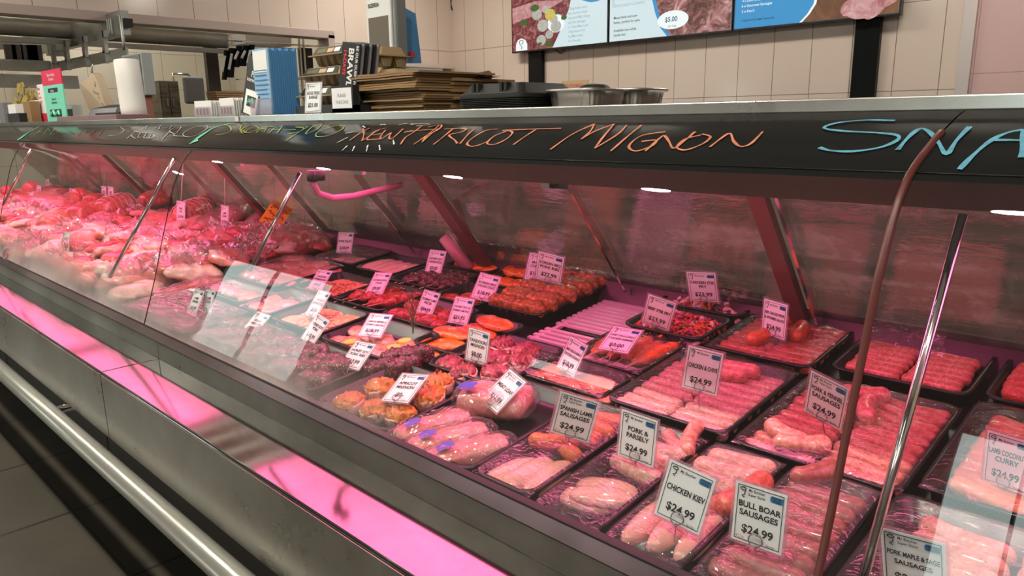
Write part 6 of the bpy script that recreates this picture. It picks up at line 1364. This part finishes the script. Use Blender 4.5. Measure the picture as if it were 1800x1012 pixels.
# office chair
c_ = at(358, 162, x=-8.0)
t = thing('desk_chair', (-8.0, c_.y, ZF), 'grey swivel chair in the room beyond the opening', 'chair')
soft(MB().box(-8.05, -8.0, c_.y-.20, c_.y+.02, c_.z-.12, c_.z+.16).part('backrest', M_['midgrey'], t), .04, 4)
MB().tube([(-8.0, c_.y-.05, c_.z-.12), (-7.95, c_.y+.05, c_.z-.2), (-7.9, c_.y+.18, c_.z-.18)], .02, 8).part('arm', M_['rubber'], t, True)
soft(MB().box(-7.99, -7.6, c_.y-.2, c_.y+.2, c_.z-.34, c_.z-.26).part('seat', M_['rubber'], t), .02, 3); MB().tube([(-7.8, c_.y, ZF), (-7.8, c_.y, c_.z-.3)], .03, 10).part('column', M_['chrome'], t)
# rack with black cases, foam trays and papers just inside the opening
xr = -6.75
def rbox(px0, px1, py0, py1, x=xr, th_=.1):
    a = at(px0, py1, x=x); b = at(px1, py1, x=x); tp = at(px0, py0, x=x); return x-th_, x, a.y, b.y, a.z, tp.z
t = thing('wire_rack', at(500, 200, x=xr), 'steel shelving rack behind the leaflets', 'rack')
for px in (528, 535): 
    a = at(px, 100, x=xr); MB().tube([(xr, a.y, -.6), (xr, a.y, at(px, 64, x=xr).z)], .012, 8).part('upright', M_['chrome'], t)
a, b = at(402, 80, x=xr), at(560, 82, x=xr); MB().tube([(xr, a.y, at(480, 76, x=xr).z), (xr, b.y, at(480, 76, x=xr).z)], .008, 8).part('cross_bar', M_['chrome'], t)
a = at(500, 137, x=xr); MB().box(xr-.4, xr+.01, a.y-.3, b.y, a.z-.012, a.z).part('shelf', M_['chrome'], t)
a = at(500, 163, x=xr); MB().box(xr-.4, xr+.01, a.y-.3, b.y, a.z-.012, a.z).part('shelf', M_['chrome'], t)
for i in range(6):
    r = rbox(432, 512, 76-3.2*i-3, 76-3.2*i, xr-.05, .3); tag(MB().box(*r).part('foam_tray', M_['whitecard']), 'cream foam tray in the stack on the rack', 'foam tray', 'foam trays stacked on the rack')
for i, (px0, px1, py0, py1) in enumerate(((392, 408, 88, 140), (400, 420, 84, 136), (412, 430, 80, 118), (424, 442, 79, 116), (436, 452, 78, 125))):
    r = rbox(px0, px1, py0, py1, xr+.03*i, .03); t = thing('plastic_pocket', (r[0], r[2], r[4]), 'glossy black hanging folder among those on the rack', 'folder', 'black folders on the rack')
    mb = MB(); sh = .05; mb.add([(r[1], r[2], r[4]), (r[1], r[3]-sh, r[4]), (r[1], r[3], r[5]), (r[1], r[2]+sh, r[5]), (r[0], r[2], r[4]), (r[0], r[3]-sh, r[4]), (r[0], r[3], r[5]), (r[0], r[2]+sh, r[5])], [(0, 1, 2, 3), (7, 6, 5, 4), (0, 4, 5, 1), (1, 5, 6, 2), (2, 6, 7, 3), (3, 7, 4, 0)]); mb.part('cover', M_['black_panel'], t)
    MB().tube([(r[1]+.004, r[3]-.09, r[4]+.07), (r[1]+.004, r[3]-.05, r[5]-.05)], .012, 6).part('white_edge', M_['whiteplastic'], t)
r = rbox(500, 525, 84, 160, xr-.02, .08); tag(MB().box(*r).part('black_apron', M_['rubber']), 'black apron hanging on the steel rack', 'apron')
r = rbox(534, 552, 84, 134, xr-.02, .08); tag(MB().box(*r).part('black_apron', M_['blackcard']), 'black cloth hanging right of the rack upright', 'apron')
a = at(497, 120, x=xr+.02); tag(MB().add([(xr+.03, at(488, 95, x=xr).y, at(488, 95, x=xr).z), (xr+.03, at(500, 95, x=xr).y, at(500, 95, x=xr).z), (xr+.03, at(512, 134, x=xr).y, at(512, 134, x=xr).z), (xr+.03, at(506, 136, x=xr).y, at(506, 136, x=xr).z)], [(0, 1, 2, 3)]).part('white_strap', M_['whitecard']), 'white diagonal strap against the black apron', 'strap')
for i in range(6):
    r = rbox(379+i, 432-i*2, 160+i*4, 163+i*4, xr+.15, .2); tag(MB().box(*r).part('paper_sheaf', M_['brownpaper']), 'tan paper sheaf in the pile behind the card holders', 'paper', 'tan papers behind the card holders')
# bench along the back wall behind the counter, its front dimly seen through the rear glass
t = thing('work_bench', (-2.5, 4.6, ZF), 'long grey work bench along the back wall', 'bench')
MB().box(-5.8, 1.6, 4.2, 5.5, -.40, -.36).part('worktop', M_['steel'], t); MB().box(-5.8, 1.6, 4.3, 5.5, ZF+.1, -.41).part('cabinet', mat('bench_front', lin('8a8078'), .6), t)
